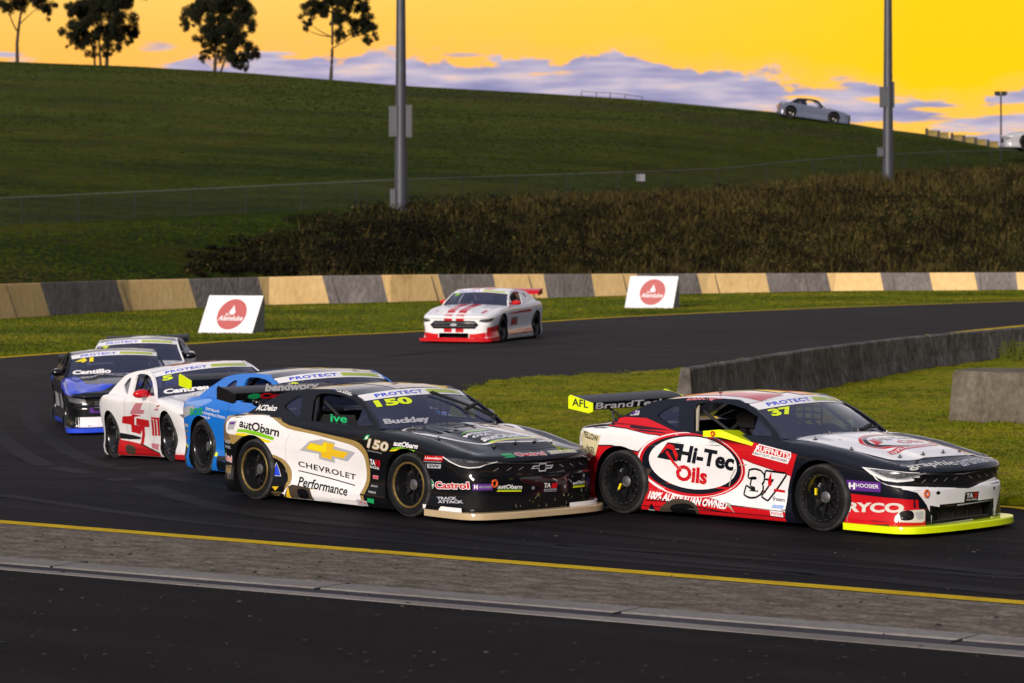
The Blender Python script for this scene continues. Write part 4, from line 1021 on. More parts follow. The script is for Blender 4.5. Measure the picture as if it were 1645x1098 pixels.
                t.build('tyre', [RUB, TREAD, pmat('tyre_letters', (.06, .06, .06), .7)], o, True, 40)
    def splitter(s, col, plan=None, z0=.045, z1=.115, lip=None, lipcol='white', col_under=BLK):
        P = plan or [(1.70, .985), (2.0, 1.0), (2.28, 1.0), (2.43, .965), (2.54, .85), (2.605, .6), (2.635, .3), (2.64, 0)]
        P = [(p.x, p.y) for p in crom([(x, y, 0) for x, y in P], 5)]; loop = P+[(x, -y) for x, y in P[-2::-1]]
        n = len(loop); mb = MB()
        rings = [(0, z0, 0), (0, z1-.012, 0), (.008, z1, 0)]
        vv = []
        for off, z, _ in rings:
            for x, y in loop: vv.append((x-off, y, z))
        for a in range(2):
            for i in range(n-1): mb.f.append((a*n+i, a*n+i+1, (a+1)*n+i+1, (a+1)*n+i)); mb.m.append(0)
        mb.v = vv
        mb.f.append(tuple(2*n+i for i in range(n))); mb.m.append(0); mb.f.append(tuple(reversed(range(n)))); mb.m.append(1)
        mb.f.append((0, n, 2*n, 3*n-1, 2*n-1, n-1)); mb.m.append(0)
        if lip:
            for (i0, i1) in lip:
                k0, k1 = int(i0*(n-1)), int(i1*(n-1)); base = len(mb.v)
                for i in range(k0, k1+1): x, y = loop[i]; mb.v += [(x-.06, y*.965, z1+.001), (x-.065, y*.965, z1+.045), (x-.075, y*.96, z1+.045)]
                for i in range(k1-k0): a = base+3*i; mb.f += [(a, a+3, a+4, a+1), (a+1, a+4, a+5, a+2)]; mb.m += [2, 2]
        mb.build('splitter', [paint(col), col_under, paint(lipcol)], s.root, True, 30)
    def wing(s, x=-2.28, z=1.13, span=1.62, col=CARB, end=CARB, chord=.30, sup=True, plate=.17, text=None, h=.10):
        prof = [(.15, .0), (.12, .020), (.04, .045), (-.06, .070), (-.15, .105), (-.15, .112), (-.05, .100), (.05, .078), (.12, .052), (.15, .015)]
        if h != .10: prof = [(a, b*h/.10) for a, b in prof]
        w = MB(); n = len(prof)
        v_ = [(x+a*chord/.3, yy, z-.05+b-.03) for yy in (-span/2, span/2) for a, b in prof]
        w.add(v_, [(i, (i+1) % n, n+(i+1) % n, n+i) for i in range(n)]+[tuple(range(n)), tuple(range(2*n-1, n-1, -1))])
        # downturned forward lip that carries the lettering
        w.hexa([(x+.145, -span/2, z-.115), (x+.145, span/2, z-.115), (x+.135, span/2, z-.115), (x+.135, -span/2, z-.115)], [(x+.17, -span/2, z-.03), (x+.17, span/2, z-.03), (x+.155, span/2, z-.03), (x+.155, -span/2, z-.03)])
        if text:
            for (tx, y0, y1, z0, z1, c, kw) in text:
                tv, tf = text2d(tx, kw.get('bold', .02)) if isinstance(tx, str) else tx
                w.add([(lerp(x+.146, x+.172, (lerp(z0, z1, p[1])+.115)/.085), lerp(y0, y1, p[0]+.0*p[1]), z+lerp(z0, z1, p[1])) for p in tv], tf, 1+c)
        o = w.build('rear_wing', [col if not isinstance(col, str) else paint(col), paint('white'), paint('red'), paint('green'), paint('lime')], s.root, True, 25)
        for sy in (-1, 1):
            p = MB(); loops = [[(x-.19, z-.11), (x+.12, z-.15), (x+.18, z-.13), (x+.18, z-.035), (x-.16, z+.045), (x-.19, z+.02)]]
            pv, pf = poly2d(loops)
            A = [(a, sy*(span/2+.012), b) for a, b, *_ in pv]; B = [(a, sy*(span/2), b) for a, b, *_ in pv]; m = len(A)
            L_ = loops[0]; k = len(L_)
            p.add(A+B, pf+[tuple(i+m for i in q) for q in pf]); base = len(p.v); p.add([(a, sy*(span/2+.012), b) for a, b in L_]+[(a, sy*(span/2), b) for a, b in L_], [(i, (i+1) % k, k+(i+1) % k, k+i) for i in range(k)])
            if end == 'neon' and sy < 0 and plate == .18:
                tv_, tf_ = text2d('AFL', .02); p.add([(x-.13+.24*q_[0], sy*(span/2+.0135), z-.095+.085*q_[1]+.02*(1-q_[0])) for q_ in tv_], tf_, 1)
            e = p.build('end_plate', [end if not isinstance(end, str) else paint(end), BLK, paint('white')], o)
            if sup:
                q = MB(); yy = sy*.42
                q.tube([(x+.10, yy, z-.09), (x+.16, yy, .95)], .014, 6); q.tube([(x-.05, yy, z-.05), (x+.34, yy, .98)], .012, 6)
                for t in (.3, .55, .8): q.tube([Vector((x+.10, yy, z-.09)).lerp(Vector((x+.16, yy, .95)), t), Vector((x-.05, yy, z-.05)).lerp(Vector((x+.34, yy, .98)), t)], .009, 6)
                q.build('wing_support', BLK, o)
        return o
    def mirror(s, col, style='round', sides=(-1, 1)):
        for sy in sides:
            m = MB()
            if style == 'blade':
                a = [(.02, .88, .945), (.30, .88, .905), (.43, .90, .855), (.40, .905, .845)]
                top = [(-.02, 1.16, 1.0), (.26, 1.13, .995), (.50, .92, .865), (.44, .90, .845)]
                lo = [(-.02, 1.16, .945), (.24, 1.13, .925), (.48, .92, .835), (.42, .90, .83)]
                inn = [(.02, .99, 1.02), (.22, .96, 1.02)]
                # a long faceted wedge reaching out from the door top
                V0 = [(.02, .80, .97), (-.04, 1.16, .985), (-.04, 1.16, .925), (.02, .82, .92),
                      (.16, .80, .985), (.18, 1.15, 1.01), (.20, 1.16, .93), (.18, .80, .90),
                      (.48, .86, .855), (.50, .93, .86), (.50, .93, .83), (.46, .86, .83)]
                m.add([(x, sy*y, z) for x, y, z in V0], [(0, 1, 2, 3), (0, 4, 5, 1), (1, 5, 6, 2), (2, 6, 7, 3), (3, 7, 4, 0), (4, 8, 9, 5), (5, 9, 10, 6), (6, 10, 11, 7), (7, 11, 8, 4), (8, 11, 10, 9)])
                for i_, p_ in enumerate([]): pass
                cv, cf = poly2d([circ(.10, .962, .032, n=20)]); m.add([(x, sy*1.1685, z) for x, z, *_ in cv], cf, 2)
                tv_, tf_ = text2d('A', .03); m.add([(.083+.034*p_[0], sy*1.170, .945+.034*p_[1]) for p_ in tv_], tf_, 0)
                m.build('mirror', [paint(col), BLK, paint('red')], s.root, True, 25)
            else:
                m.sphere((.42, sy*1.0, .99), .105, 0, 14, (.75, 1.25, .62)); m.tube([(.46, sy*.83, .93), (.43, sy*.93, .965)], .03, 8, 0)
                m.add([(.342, sy*(1.0-.09), .95), (.342, sy*(1.0+.09), .95), (.342, sy*(1.0+.09), 1.03), (.342, sy*(1.0-.09), 1.03)], [(0, 1, 2, 3)], 1)
                m.build('mirror', [paint(col), STEEL], s.root, True, 50)
    def inside(s, plate=CAGE, net=True, helmet='white', driver=True, light=False, dlabel=None, netcol=CAGE):
        c = MB(); T_ = lambda pts, r=.022: c.tube(pts, r, 8)
        for sy in (-1, 1):
            T_([(-.55, sy*.70, .55), (-.58, sy*.60, 1.20), (-.58, sy*.45, 1.28)]); T_([(.62, sy*.72, .58), (.50, sy*.68, .98), (.16, sy*.56, 1.24), (-.58, sy*.54, 1.28)])
            T_([(-.58, sy*.55, 1.24), (-1.45, sy*.5, .9)]); T_([(.5, sy*.70, .72), (-.55, sy*.70, .78)]); T_([(.5, sy*.70, .86), (-.55, sy*.70, .66)])
            T_([(-.50, sy*.62, 1.16), (.28, sy*.70, .78)], .018)
        T_([(-.58, -.5, 1.28), (-.58, .5, 1.28)]); T_([(.16, -.56, 1.24), (.16, .56, 1.24)]); T_([(-.58, -.6, .62), (-.58, .55, 1.22)]); T_([(-.58, -.62, .85), (-.58, .62, .85)]); T_([(.5, -.68, .84), (.5, .68, .84)])
        T_([(.38, 0, .6), (.22, 0, 1.27)], .016)
        c.build('roll_cage', CAGEL if light else CAGE, s.root, True, 60)
        b = MB(); b.box((.60, 0, .80), (.28, 1.38, .16)); b.box((.44, .35, .86), (.06, .30, .06)); b.box((-.9, 0, .8), (.05, 1.3, .4)); b.build('dashboard', INTER, s.root)
        for sy in (-1, 1):
            v_, f_ = poly2d([[(-.46, 1.24), (-.66, 1.22), (-.58, .93), (-.36, .93)], circ(-.545, 1.145, .056, .052, 20), circ(-.49, 1.015, .056, .052, 20)])
            obj('pillar_duct', [(x, sy*(sidey(z)-.040), z) for x, z, *_ in v_]+[(x, sy*(sidey(z)-.055), z) for x, z, *_ in v_], f_+[tuple(i+len(v_) for i in q) for q in f_], plate, s.root)
        if net:
            n = MB()
            for sy in (-1, 1):
                for k in range(5): x = lerp(-.40, .10, k/4); n.box((x, sy*.70, 1.06), (.02, .008, .26))
                for k in range(4): z = lerp(.95, 1.17, k/3); n.box((-.15, sy*.70, z), (.52, .009, .02))
                if sy > 0 or s.hi != 'open': pass
            n.v = [p for p in n.v]; nn = MB()
            # net only on the driver's (far) side
            half_ = len(n.v)//2; nn.v = n.v[half_:]; nn.f = [tuple(i-half_ for i in q) for q in n.f[len(n.f)//2:]]; nn.m = [0]*len(nn.f)
            nn.build('window_net', netcol, s.root)
        st = MB(); yy = .35
        st.box((-.55, yy, .86), (.10, .46, .62), 0, Matrix.Rotation(R(-14), 3, 'Y')); st.box((-.28, yy, .58), (.52, .46, .14)); st.box((-.46, yy-.25, 1.05), (.22, .05, .22)); st.box((-.46, yy+.25, 1.05), (.22, .05, .22))
        st.build('seat', BLK, s.root)
        sw = MB(); cp = Vector((.24, yy, .90)); rt = Matrix.Rotation(R(68), 3, 'Y')
        sw.tube([cp+rt @ Vector((.16*math.cos(a), .16*math.sin(a), 0)) for a in np.linspace(0, 2*math.pi, 25)], .014, 6, cap=False)
        sw.tube([cp, (.44, yy, .84)], .02, 6); sw.tube([cp+rt @ Vector((0, -.15, 0)), cp, cp+rt @ Vector((0, .15, 0))], .012, 6)
        sw.build('steering_wheel', BLK, s.root)
        if driver: make_driver(s, yy, helmet, dlabel)
def skin(name, J, E, rad, m, parent=None, sub=2, **k):
    me = bpy.data.meshes.new(name); me.from_pydata(J, E, []); o = bpy.data.objects.new(name, me); C.objects.link(o)
    me.skin_vertices or o.modifiers.new('s', 'SKIN')
    if not o.modifiers: o.modifiers.new('s', 'SKIN')
    for i, r in enumerate(rad): me.skin_vertices[0].data[i].radius = (r, r) if not isinstance(r, tuple) else r
    me.skin_vertices[0].data[0].use_root = True
    sb = o.modifiers.new('u', 'SUBSURF'); sb.levels = sub; sb.render_levels = sub
    dg = bpy.context.evaluated_depsgraph_get(); dg.update(); r = bpy.data.meshes.new_from_object(o.evaluated_get(dg))
    V_ = [v_.co.copy() for v_ in r.vertices]; F_ = [tuple(p.vertices) for p in r.polygons]; bpy.data.objects.remove(o); bpy.data.meshes.remove(me); bpy.data.meshes.remove(r)
    return obj(name, V_, F_, m, parent, None, True, 0, **k)
def make_driver(car, yy, helmet, label):
    """seated driver in a dark race suit, gloved hands closed on the wheel"""
    J = [(-.38, 0, .70), (-.42, 0, .86), (-.44, 0, 1.0), (-.44, 0, 1.07), (-.42, -.17, .99), (-.42, .17, .99), (-.16, -.22, .86), (-.16, .22, .86), (.14, -.16, .90), (.14, .16, .90), (.20, -.16, .92), (.20, .16, .92), (-.02, -.12, .70), (-.02, .12, .70), (.34, -.12, .78), (.34, .12, .78)]
    E = [(0, 1), (1, 2), (2, 3), (2, 4), (2, 5), (4, 6), (5, 7), (6, 8), (7, 9), (8, 10), (9, 11), (0, 12), (0, 13), (12, 14), (13, 15)]
    rad = [.15, .15, .13, .06, .08, .08, .055, .055, .036, .036, .045, .045, .09, .09, .06, .06]
    o = skin('person', J, E, rad, pmat('race_suit', (.02, .02, .028), .8), None, 2, label=label, cat='person')
    o.matrix_world = car.root.matrix_world @ Matrix.Translation((0, yy, 0))
    h = MB(); h.sphere((-.42, 0, 1.155), .135, 0, 22, (1.08, .88, 1.0)); h.tube([(-.42, 0, 1.03), (-.42, 0, 1.08)], [.10, .115], 16, 0)
    for k in range(9):
        a0 = R(-62+k*14); a1 = R(-62+(k+1)*14)
        if k < 9:
            q = [(-.42+.150*math.cos(a), .123*math.sin(a), z) for a, z in ((a0, 1.135), (a1, 1.135), (a1, 1.195), (a0, 1.195))]; h.add(q, [(0, 1, 2, 3)], 1)
    hm = h.build('helmet', [paint(helmet), BLK], o, True, 60)
    for sy in (-1, 1):   # fingers and thumb closed on the rim
        g = MB()
        for k in range(4):
            zc = .885+k*.019; g.tube([(.19, sy*.165, zc), (.225, sy*.172, zc+.004), (.243-.003*k, sy*.152, zc+.002), (.225, sy*.138, zc)], [.010, .010, .009, .007], 6)
        g.tube([(.185, sy*.155, .935), (.205, sy*.128, .955), (.225, sy*.118, .962)], [.012, .011, .008], 6); g.box((.17, sy*.165, .915), (.07, .035, .085))
        g.build('glove', BLK, o, True, 60)
    return o
# patch of the survey: pixel -> 2-D coordinates on a frame's plane
SIDE = Frame((0, -.975, 0), (1, 0, 0), (0, 0, 1)); SIDEL = Frame((0, .975, 0), (-1, 0, 0), (0, 0, 1))
DIAG = Frame((2.31, -.88, 0), (.74, .67, 0), (0, 0, 1)); FRONT = Frame((2.5, 0, 0), (0, 1, 0), (0, 0, 1))
HOOD = Frame((1.7, 0, .90), (0, 1, 0), (-1, 0, .13)); LIP = Frame((2.43, 0, .70), (0, 1, 0), (-.8, 0, .6))
SAIL = Frame((0, -.78, 1.05), (1, 0, 0), (0, .53, .85)); SCREEN = Frame((.675, 0, 1.13), (0, 1, 0), (-.787, 0, .617)); ROOF = Frame((-.2, 0, 1.36), (0, 1, 0), (-1, 0, 0))
REARQ = Frame((-2.1, -.85, 0), (.75, -.66, 0), (0, 0, 1))
def pf(car, fr, pts):
    out_ = []
    for (px, py) in pts:
        o, d = car.ray(px, py); t = (fr.o-o).dot(fr.n)/d.dot(fr.n); q = o+d*t-fr.o; out_.append((q.dot(fr.u), q.dot(fr.v)))
    return out_
def Q(k, ox, oy): return lambda pts: [(ox+x*k, oy+y*k) for x, y in pts]
r1 = Q(340/1493, 340, 600); r2 = Q(340/1493, 640, 600); r3 = Q(380/1545, 900, 600); r4 = Q(380/1645, 1260, 620); r5 = Q(300/1267, 70, 520); r6 = Q(340/1645, 280, 590); r7 = Q(230/1645, 660, 450)
class Painter:
    """lays graphics given as survey points of one photo crop on a chosen panel of one car"""
    def __init__(s, car, q, fr): s.c, s.q, s.fr = car, q, fr
    def g(s, pts): return pf(s.c, s.fr, s.q(pts))
    def P(s, col, pts, sm=0, **k):
        g = s.g(pts); g = s.c.smooth(g, sm) if sm else g; s.c.shape(s.fr, [g], col, **k); return s
    def E(s, col, cx, cy, rx, ry, **k):
        (a, b), (c, d), (e, f) = s.g([(cx, cy), (cx+rx, cy), (cx, cy-ry)]); s.c.shape(s.fr, [circ(a, b, abs(c-a), abs(f-b))], col, **k); return s
    def Ln(s, col, pts, w, **k):
        g = [Vector(p) for p in s.g(pts)]; L_ = []; R_ = []
        for i, p in enumerate(g):
            d = (g[min(i+1, len(g)-1)]-g[max(i-1, 0)]).normalized(); n = Vector((-d.y, d.x))*w/2; L_.append(tuple(p+n)); R_.append(tuple(p-n))
        s.c.shape(s.fr, [L_+R_[::-1]], col, **k); return s
    def T(s, txt, x0, y0, x1, y1, h, col, it=0., bold=0., sp=1, **k):
        (a, b), (c, d), (e, f) = s.g([(x0, y0), (x1, y1), (x0, y0-h)]); hh = f-b
        v_, f_ = text2d(txt, bold, 0, sp); s.c.lay(s.fr, ([(a+(c-a)*p[0]+it*hh*(p[1]-.5), b+(d-b)*p[0]+hh*p[1]) for p in v_], f_), col, **k); return s
    def O(s, txt, x0, y0, x1, y1, h, col, edge, w=.012, it=0., bold=0., n=8, **k):
        g = s.g([(x0, y0), (x1, y1), (x0, y0-h)]); hh = g[2][1]-g[0][1]; v_, f_ = text2d(txt, bold, 0, 1)
        P_ = lambda dx, dy: [(g[0][0]+(g[1][0]-g[0][0])*p[0]+it*hh*(p[1]-.5)+dx, g[0][1]+(g[1][1]-g[0][1])*p[0]+hh*p[1]+dy) for p in v_]
        allv, allf = [], []
        for i in range(n):     # thick edge: the letters swept round a small circle
            a = 2*math.pi*i/n; b0 = len(allv); allv += P_(w*math.cos(a), w*math.sin(a)); allf += [tuple(q+b0 for q in f) for f in f_]
        for i in range(n):
            a = 2*math.pi*i/n; s.c.lay(s.fr, (P_(w*math.cos(a), w*math.sin(a)), f_), edge, same=(i > 0), **k)
        s.c.lay(s.fr, (P_(0, 0), f_), col, **k); return s
    def B(s, x0, y0, x1, y1, col, sk=0, **k):   # box following the slope of the panel: (x0,y0) bottom-left, x1 right, y1 top
        return s.P(col, [(x0, y0), (x1, y0+sk), (x1, y1+sk), (x0, y1)], **k)
def banner(car, txtcol='royal', num=None, name=None, numcol='neon', lime='LINE GET'):
    """white sun strip across the top of the windscreen with its lettering"""
    SV = []; v_, f_ = gridcut([(-.74, .185), (.74, .185), (.74, .335), (-.74, .335)], [(0, 1, 2, 3)], .02)
    fr = SCREEN; mats = []; vs2, fs2, ms2 = [], [], []
    def mi_(c):
        m = paint(c)
        if m not in mats: mats.append(m)
        return mats.index(m)
    sk = (vs2, fs2, ms2, mi_)
    # strip built on the glass grid itself so that its ends follow the pillars
    ws = car.fn['ws']; nu = 24; nb = 4
    for j in range(nb+1):
        for i in range(nu+1): p = ws(i/nu*2-1, lerp(.795, 1.0, j/nb)); vs2.append(p+Vector((.6, 0, .8))*.004)
    for j in range(nb):
        for i in range(nu): a = j*(nu+1)+i; fs2.append((a, a+1, a+nu+2, a+nu+1)); ms2.append(mi_('white'))
    def wsp(u0, u1, b0, b1, vf, col, off=.007):
        if len(vf[0]) == 4: vf = gridcut(vf[0], vf[1], .08)
        n = len(vs2)
        for p in vf[0]: vs2.append(ws(lerp(u0, u1, p[0]), lerp(b0, b1, p[1]))+Vector((.6, 0, .8))*off)
        for q in vf[1]: fs2.append(tuple(i+n for i in q)); ms2.append(mi_(col))
    wsp(-.78, .03, .845, .945, text2d('PROTECT', .03, 0, 1.1), txtcol)
    wsp(.12, .50, .845, .955, ([(0, 0), (1, 0), (1, 1), (0, 1)], [(0, 1, 2, 3)]), 'limey'); wsp(.50, .88, .845, .955, ([(0, 0), (1, 0), (1, 1), (0, 1)], [(0, 1, 2, 3)]), 'limey')
    wsp(.26, .76, .885, .918, text2d('DRY ICE', .0, 0, 1.1), 'cream', .009)
    if num: wsp(-.86, -.86+.19*len(num), .56, .76, text2d(num, .05), numcol)
    if name: wsp(-.88, -.88+.085*len(name)+.08, .07, .235, text2d(name, .05), 'lgrey' if name == 'Buckley' else 'white')
    return obj('banner', vs2, fs2, mats, car.root, ms2, True, 0)
def wiper(car, pts, w=.011):
    m = MB(); ws = car.fn['ws']; P_ = [ws(a, b)+Vector((.6, 0, .8))*d for a, b, d in pts]
    m.tube(P_, w, 6); mid = P_[len(P_)//2]; m.box(mid, (.05, .16, .03), 0, Matrix.Rotation(.4, 3, 'X')); m.tube([P_[0]+Vector((0, .05, .02)), P_[-1]+Vector((0, .03, .01))], w*.6, 5)
    m.sphere(P_[0], .03, 0, 8); m.build('wiper', BLK, car.root)
def pins(car, spots):
    for (x, y) in spots:
        h, n, i, d = car.bvh.ray_cast(Vector((x, y, 1.6)), Vector((0, 0, -1)))
        if h is None: continue
        m = MB(); m.tube([h-n*.01, h+n*.035], .010, 6, 0); m.tube([h+Vector((-.03, .02, .006)), h+Vector((.03, -.02, .012))], .006, 5, 0); m.tube([h, h+Vector((0, 0, .006))], .026, 10, 1); m.build('hood_pin', [STEEL, BLK], car.root)
def camaro_face(car, lensl=LAMP, surround=None, drl='lgrey', low=True):
    """slim lamps and a narrow full-width upper grille"""
    fz = Frame((2.5, 0, 0), (0, 1, 0), (0, 0, 1))
    g = [(-.74, .645), (-.40, .622), (0, .602), (.40, .622), (.74, .645), (.76, .61), (.70, .565), (.45, .525), (0, .488), (-.45, .525), (-.70, .565), (-.76, .61)]
    car.part('grille', fz, [g], GRILLE, off=.006)
    for sy in (-1, 1):
        for k in range(4):
            y = sy*(.10+k*.16); car.more(fz, poly2d([[(y, .575), (y+sy*.06, .545), (y+sy*.062, .552), (y+.002*sy, .582)]]), 'grey')
    car.more(fz, poly2d([[(-.74, .645), (0, .602), (.74, .645), (.74, .652), (0, .609), (-.74, .652)]]), 'grey'); car.done()
    for sy in (-1, 1):
        fd = Frame((2.31, -.88, 0), (.74, .67, 0), (0, 0, 1)) if sy < 0 else Frame((2.31, .88, 0), (-.74, .67, 0), (0, 0, 1))
        sg = 1 if sy < 0 else -1      # +u runs towards the nose on the near side
        L_ = [(-.30, .688), (-.16, .682), (-.02, .672), (.14, .655), (.24, .648), (.19, .612), (.12, .592), (.0, .584), (-.10, .600), (-.20, .638)]
        L_ = [(a*sg, b) for a, b in L_]
        if sy > 0: L_ = L_[::-1]
        if surround:
            S_ = [(-.34, .70), (-.2, .69), (.14, .662), (.24, .655), (.24, .60), (.16, .57), (.0, .560), (-.13, .575), (-.25, .63)]; S_ = [(a*sg, b) for a, b in S_]; car.lay(fd, poly2d([S_]), surround)
        car.part('headlight', fd, [L_], lensl, off=.010)
        dl = [(-.30, .690), (-.20, .638), (-.10, .600), (.0, .584), (.12, .592), (.19, .625), (.30, .645), (.30, .652), (.18, .633), (.11, .602), (.0, .594), (-.095, .609), (-.19, .645), (-.285, .692)]
        car.more(fd, poly2d([[(a*sg, b) for a, b in dl]]), drl, off=.014); car.done()

# ---------------- red, white and navy coupe (37)
G1 = 'race cars lined up through the hairpin'
c = Car('race_car', 'red and white race coupe number 37 with navy nose and neon yellow splitter, leading', 'race car', (XW, -.98), (1316, 859), -43.6, group=G1, base='navy'); c.shut = False
c.mi(INTER); c.body(intake='wide')
p = Painter(c, r3, SIDE)
p.P('red', [(20, 700), (20, 470), (300, 340), (450, 310), (590, 318), (770, 392), (1000, 420), (1250, 452), (1550, 530), (1508, 668), (1472, 760), (1468, 1030), (540, 960), (100, 940)])
p.P('black', [(15, 486), (52, 390), (110, 355), (300, 340), (430, 357), (560, 392), (690, 411), (610, 446), (545, 486), (518, 518), (340, 474), (235, 474)])
p.P('white', [(10, 480), (50, 395), (110, 362), (300, 347), (430, 363), (560, 397), (684, 416), (600, 441), (540, 480), (513, 508), (340, 466), (238, 466)])
p.P('white', [(1150, 546), (1250, 590), (1500, 672), (1478, 760), (1470, 908), (1370, 896), (1110, 864), (940, 812), (1060, 790), (1130, 720), (1165, 620)])
p.Ln('navy', [(1150, 545), (1250, 589), (1505, 671)], .006); p.Ln('navy', [(1465, 905), (1370, 893), (1110, 862), (950, 812)], .006)
p.E('red', 845, 600, 352, 216); p.E('white', 838, 600, 342, 212); p.E('red', 842, 600, 334, 207)
p.E('navy', 848, 598, 322, 192); p.E('white', 858, 588, 286, 172)
p.P('navy', [(630, 550), (700, 450), (795, 462), (755, 578)]); p.P('red', [(655, 528), (698, 488), (728, 500), (752, 572), (768, 545), (738, 470), (705, 458), (682, 478), (668, 500)])
p.Ln('red', [(692, 510), (730, 580), (775, 640)], .035)
p.T('Hi-Tec', 768, 572, 1128, 642, 112, 'navy', it=.30, bold=.042); p.T('Oils', 742, 700, 942, 732, 108, 'red', it=.18, bold=.042)
p.Ln('white', [(545, 672), (600, 715), (672, 764)], .014); p.Ln('black', [(560, 828), (700, 838), (900, 878), (1080, 912)], .012)
p.T('100% AUSTRALIAN OWNED', 580, 818, 1082, 892, 50, 'white', it=.25, bold=.045)
p.O('37', 1205, 808, 1450, 840, 182, 'white', 'black', .022, it=.30, bold=.05)
p.P('red', [(1345, 700), (1375, 640), (1368, 735), (1345, 740)])
p.P('white', [(1290, 462), (1510, 515), (1512, 545), (1488, 592), (1248, 532)]); p.P('red', [(1296, 470), (1505, 522), (1500, 560), (1270, 508)]); p.T('RUFFNUTS', 1275, 505, 1500, 558, 34, 'white', it=.1, bold=.03); p.T('HEAVY DUTY SEATCOVERS', 1258, 528, 1485, 582, 16, 'navy', it=.2, bold=.01)
p.P('red', [(1385, 755), (1460, 765), (1458, 782), (1382, 772)]); p.T('freem', 1378, 832, 1460, 842, 28, 'grey', bold=.03); p.P('skyb', [(1385, 858), (1460, 866), (1452, 886), (1378, 878)]); p.T('ACDelco', 1385, 874, 1452, 882, 13, 'white', it=.3)
p.P('white', [(1368, 896), (1452, 906), (1458, 940), (1372, 930)]); p.T('FUCHS', 1378, 922, 1450, 932, 18, 'red', bold=.02)
p.P('navy', [(560, 905), (600, 848), (620, 905)]); p.T('Ape', 572, 898, 610, 902, 16, 'white')
p.P('dirt', [(690, 845), (760, 820), (870, 850), (880, 930), (720, 925), (640, 900)], 4); p.P('black', [(720, 865), (800, 850), (860, 870), (862, 925), (730, 915)], 4)
p.P('dirt', [(545, 640), (590, 630), (560, 690), (575, 760), (548, 800)], 3); p.Ln('beige', [(1160, 600), (1210, 598)], .01); p.Ln('beige', [(1085, 740), (1100, 680), (1135, 625)], .012); p.P('beige', [(1060, 840), (1100, 850), (1130, 915), (1100, 880)])
q = Painter(c, r3, SAIL)
cr = Painter(c, r3, SIDE); cr.P('cream', [(98, 408), (132, 372), (272, 408), (228, 535), (180, 560)]); cr.T('YELLOW', 135, 412, 252, 450, 40, 'black', bold=.03); cr.T('PAGES', 165, 505, 222, 522, 36, 'black', bold=.03)
p4 = Painter(c, r4, SIDE)
p4.P('purple', [(430, 654), (655, 675), (650, 743), (425, 727)]); p4.T('HOOSIER', 495, 706, 642, 718, 28, 'white', bold=.01); p4.T('H', 442, 718, 488, 722, 46, 'white', it=.2, bold=.06)
p4.P('red', [(380, 742), (560, 765), (760, 792), (860, 815), (930, 855), (985, 870), (985, 975), (380, 960)]); 
p4.Ln('grey', [(443, 800), (440, 945)], .008)
pd = Painter(c, r4, DIAG)
pd.P('red', [(730, 786), (860, 815), (915, 862), (985, 868), (985, 980), (730, 980)])
pd.P('white', [(612, 615), (640, 655), (705, 690), (860, 705), (1010, 712), (1010, 850), (1000, 830), (950, 745), (880, 722), (760, 705), (670, 672)])
pd.P('red', [(760, 800), (900, 850), (985, 868), (985, 975), (760, 970)]); pd.P('offwhite', [(795, 868), (975, 864), (985, 880), (982, 945), (965, 955), (800, 948), (788, 925)]); pd.P('black', [(800, 888), (830, 870), (880, 868), (902, 895), (895, 928), (860, 937), (810, 932)], 2); pd.P('lgrey', [(905, 885), (968, 880), (975, 930), (930, 935)])
p4.T('RYCO', 428, 880, 700, 892, 70, 'offwhite', bold=.045) if False else p4.T('RYCO', 430, 878, 775, 890, 68, 'offwhite', bold=.045)
pfr = Painter(c, r4, FRONT)
pfr.P('white', [(900, 705), (1260, 712), (1490, 635), (1530, 655), (1545, 740), (1480, 915), (1045, 958), (1000, 830), (950, 745), (900, 728)])
pfr.P('navy', [(1528, 740), (1555, 700), (1570, 920), (1455, 935), (1490, 830)])
camaro_face(c, surround='white')
pfr.P('black', [(1238, 740), (1336, 733), (1330, 803), (1233, 811)]); pfr.T('TA', 1248, 780, 1295, 776, 32, 'white', it=.2, bold=.04); pfr.T('2', 1298, 776, 1328, 773, 33, 'red', it=.2, bold=.06); pfr.T('RACING', 1250, 798, 1322, 792, 11, 'white', bold=.02)
pfr.E('black', 1063, 745, 12, 13); pfr.E('black', 1461, 712, 8, 13)
c.shape(FRONT, [[(-.548, .12), (.548, .12), (.548, .30), (-.548, .30)], [(-.522, .143), (.522, .143), (.522, .277), (-.522, .277)]], 'lgrey')
im = MB(); im.add([(2.36, -.53, .135), (2.36, .53, .135), (2.36, .53, .285), (2.36, -.53, .285)], [(0, 1, 2, 3)])
for k in range(5): im.box((2.375, lerp(-.5, .5, k/4), .21), (.012, .008, .15))
im.box((2.43, 0, .145), (.12, 1.0, .006))
im.build('intake_mesh', pmat('intake_wire', (.035, .034, .028), .7, var=.9, vscale=40, bump=.5, bscale=160), c.root)
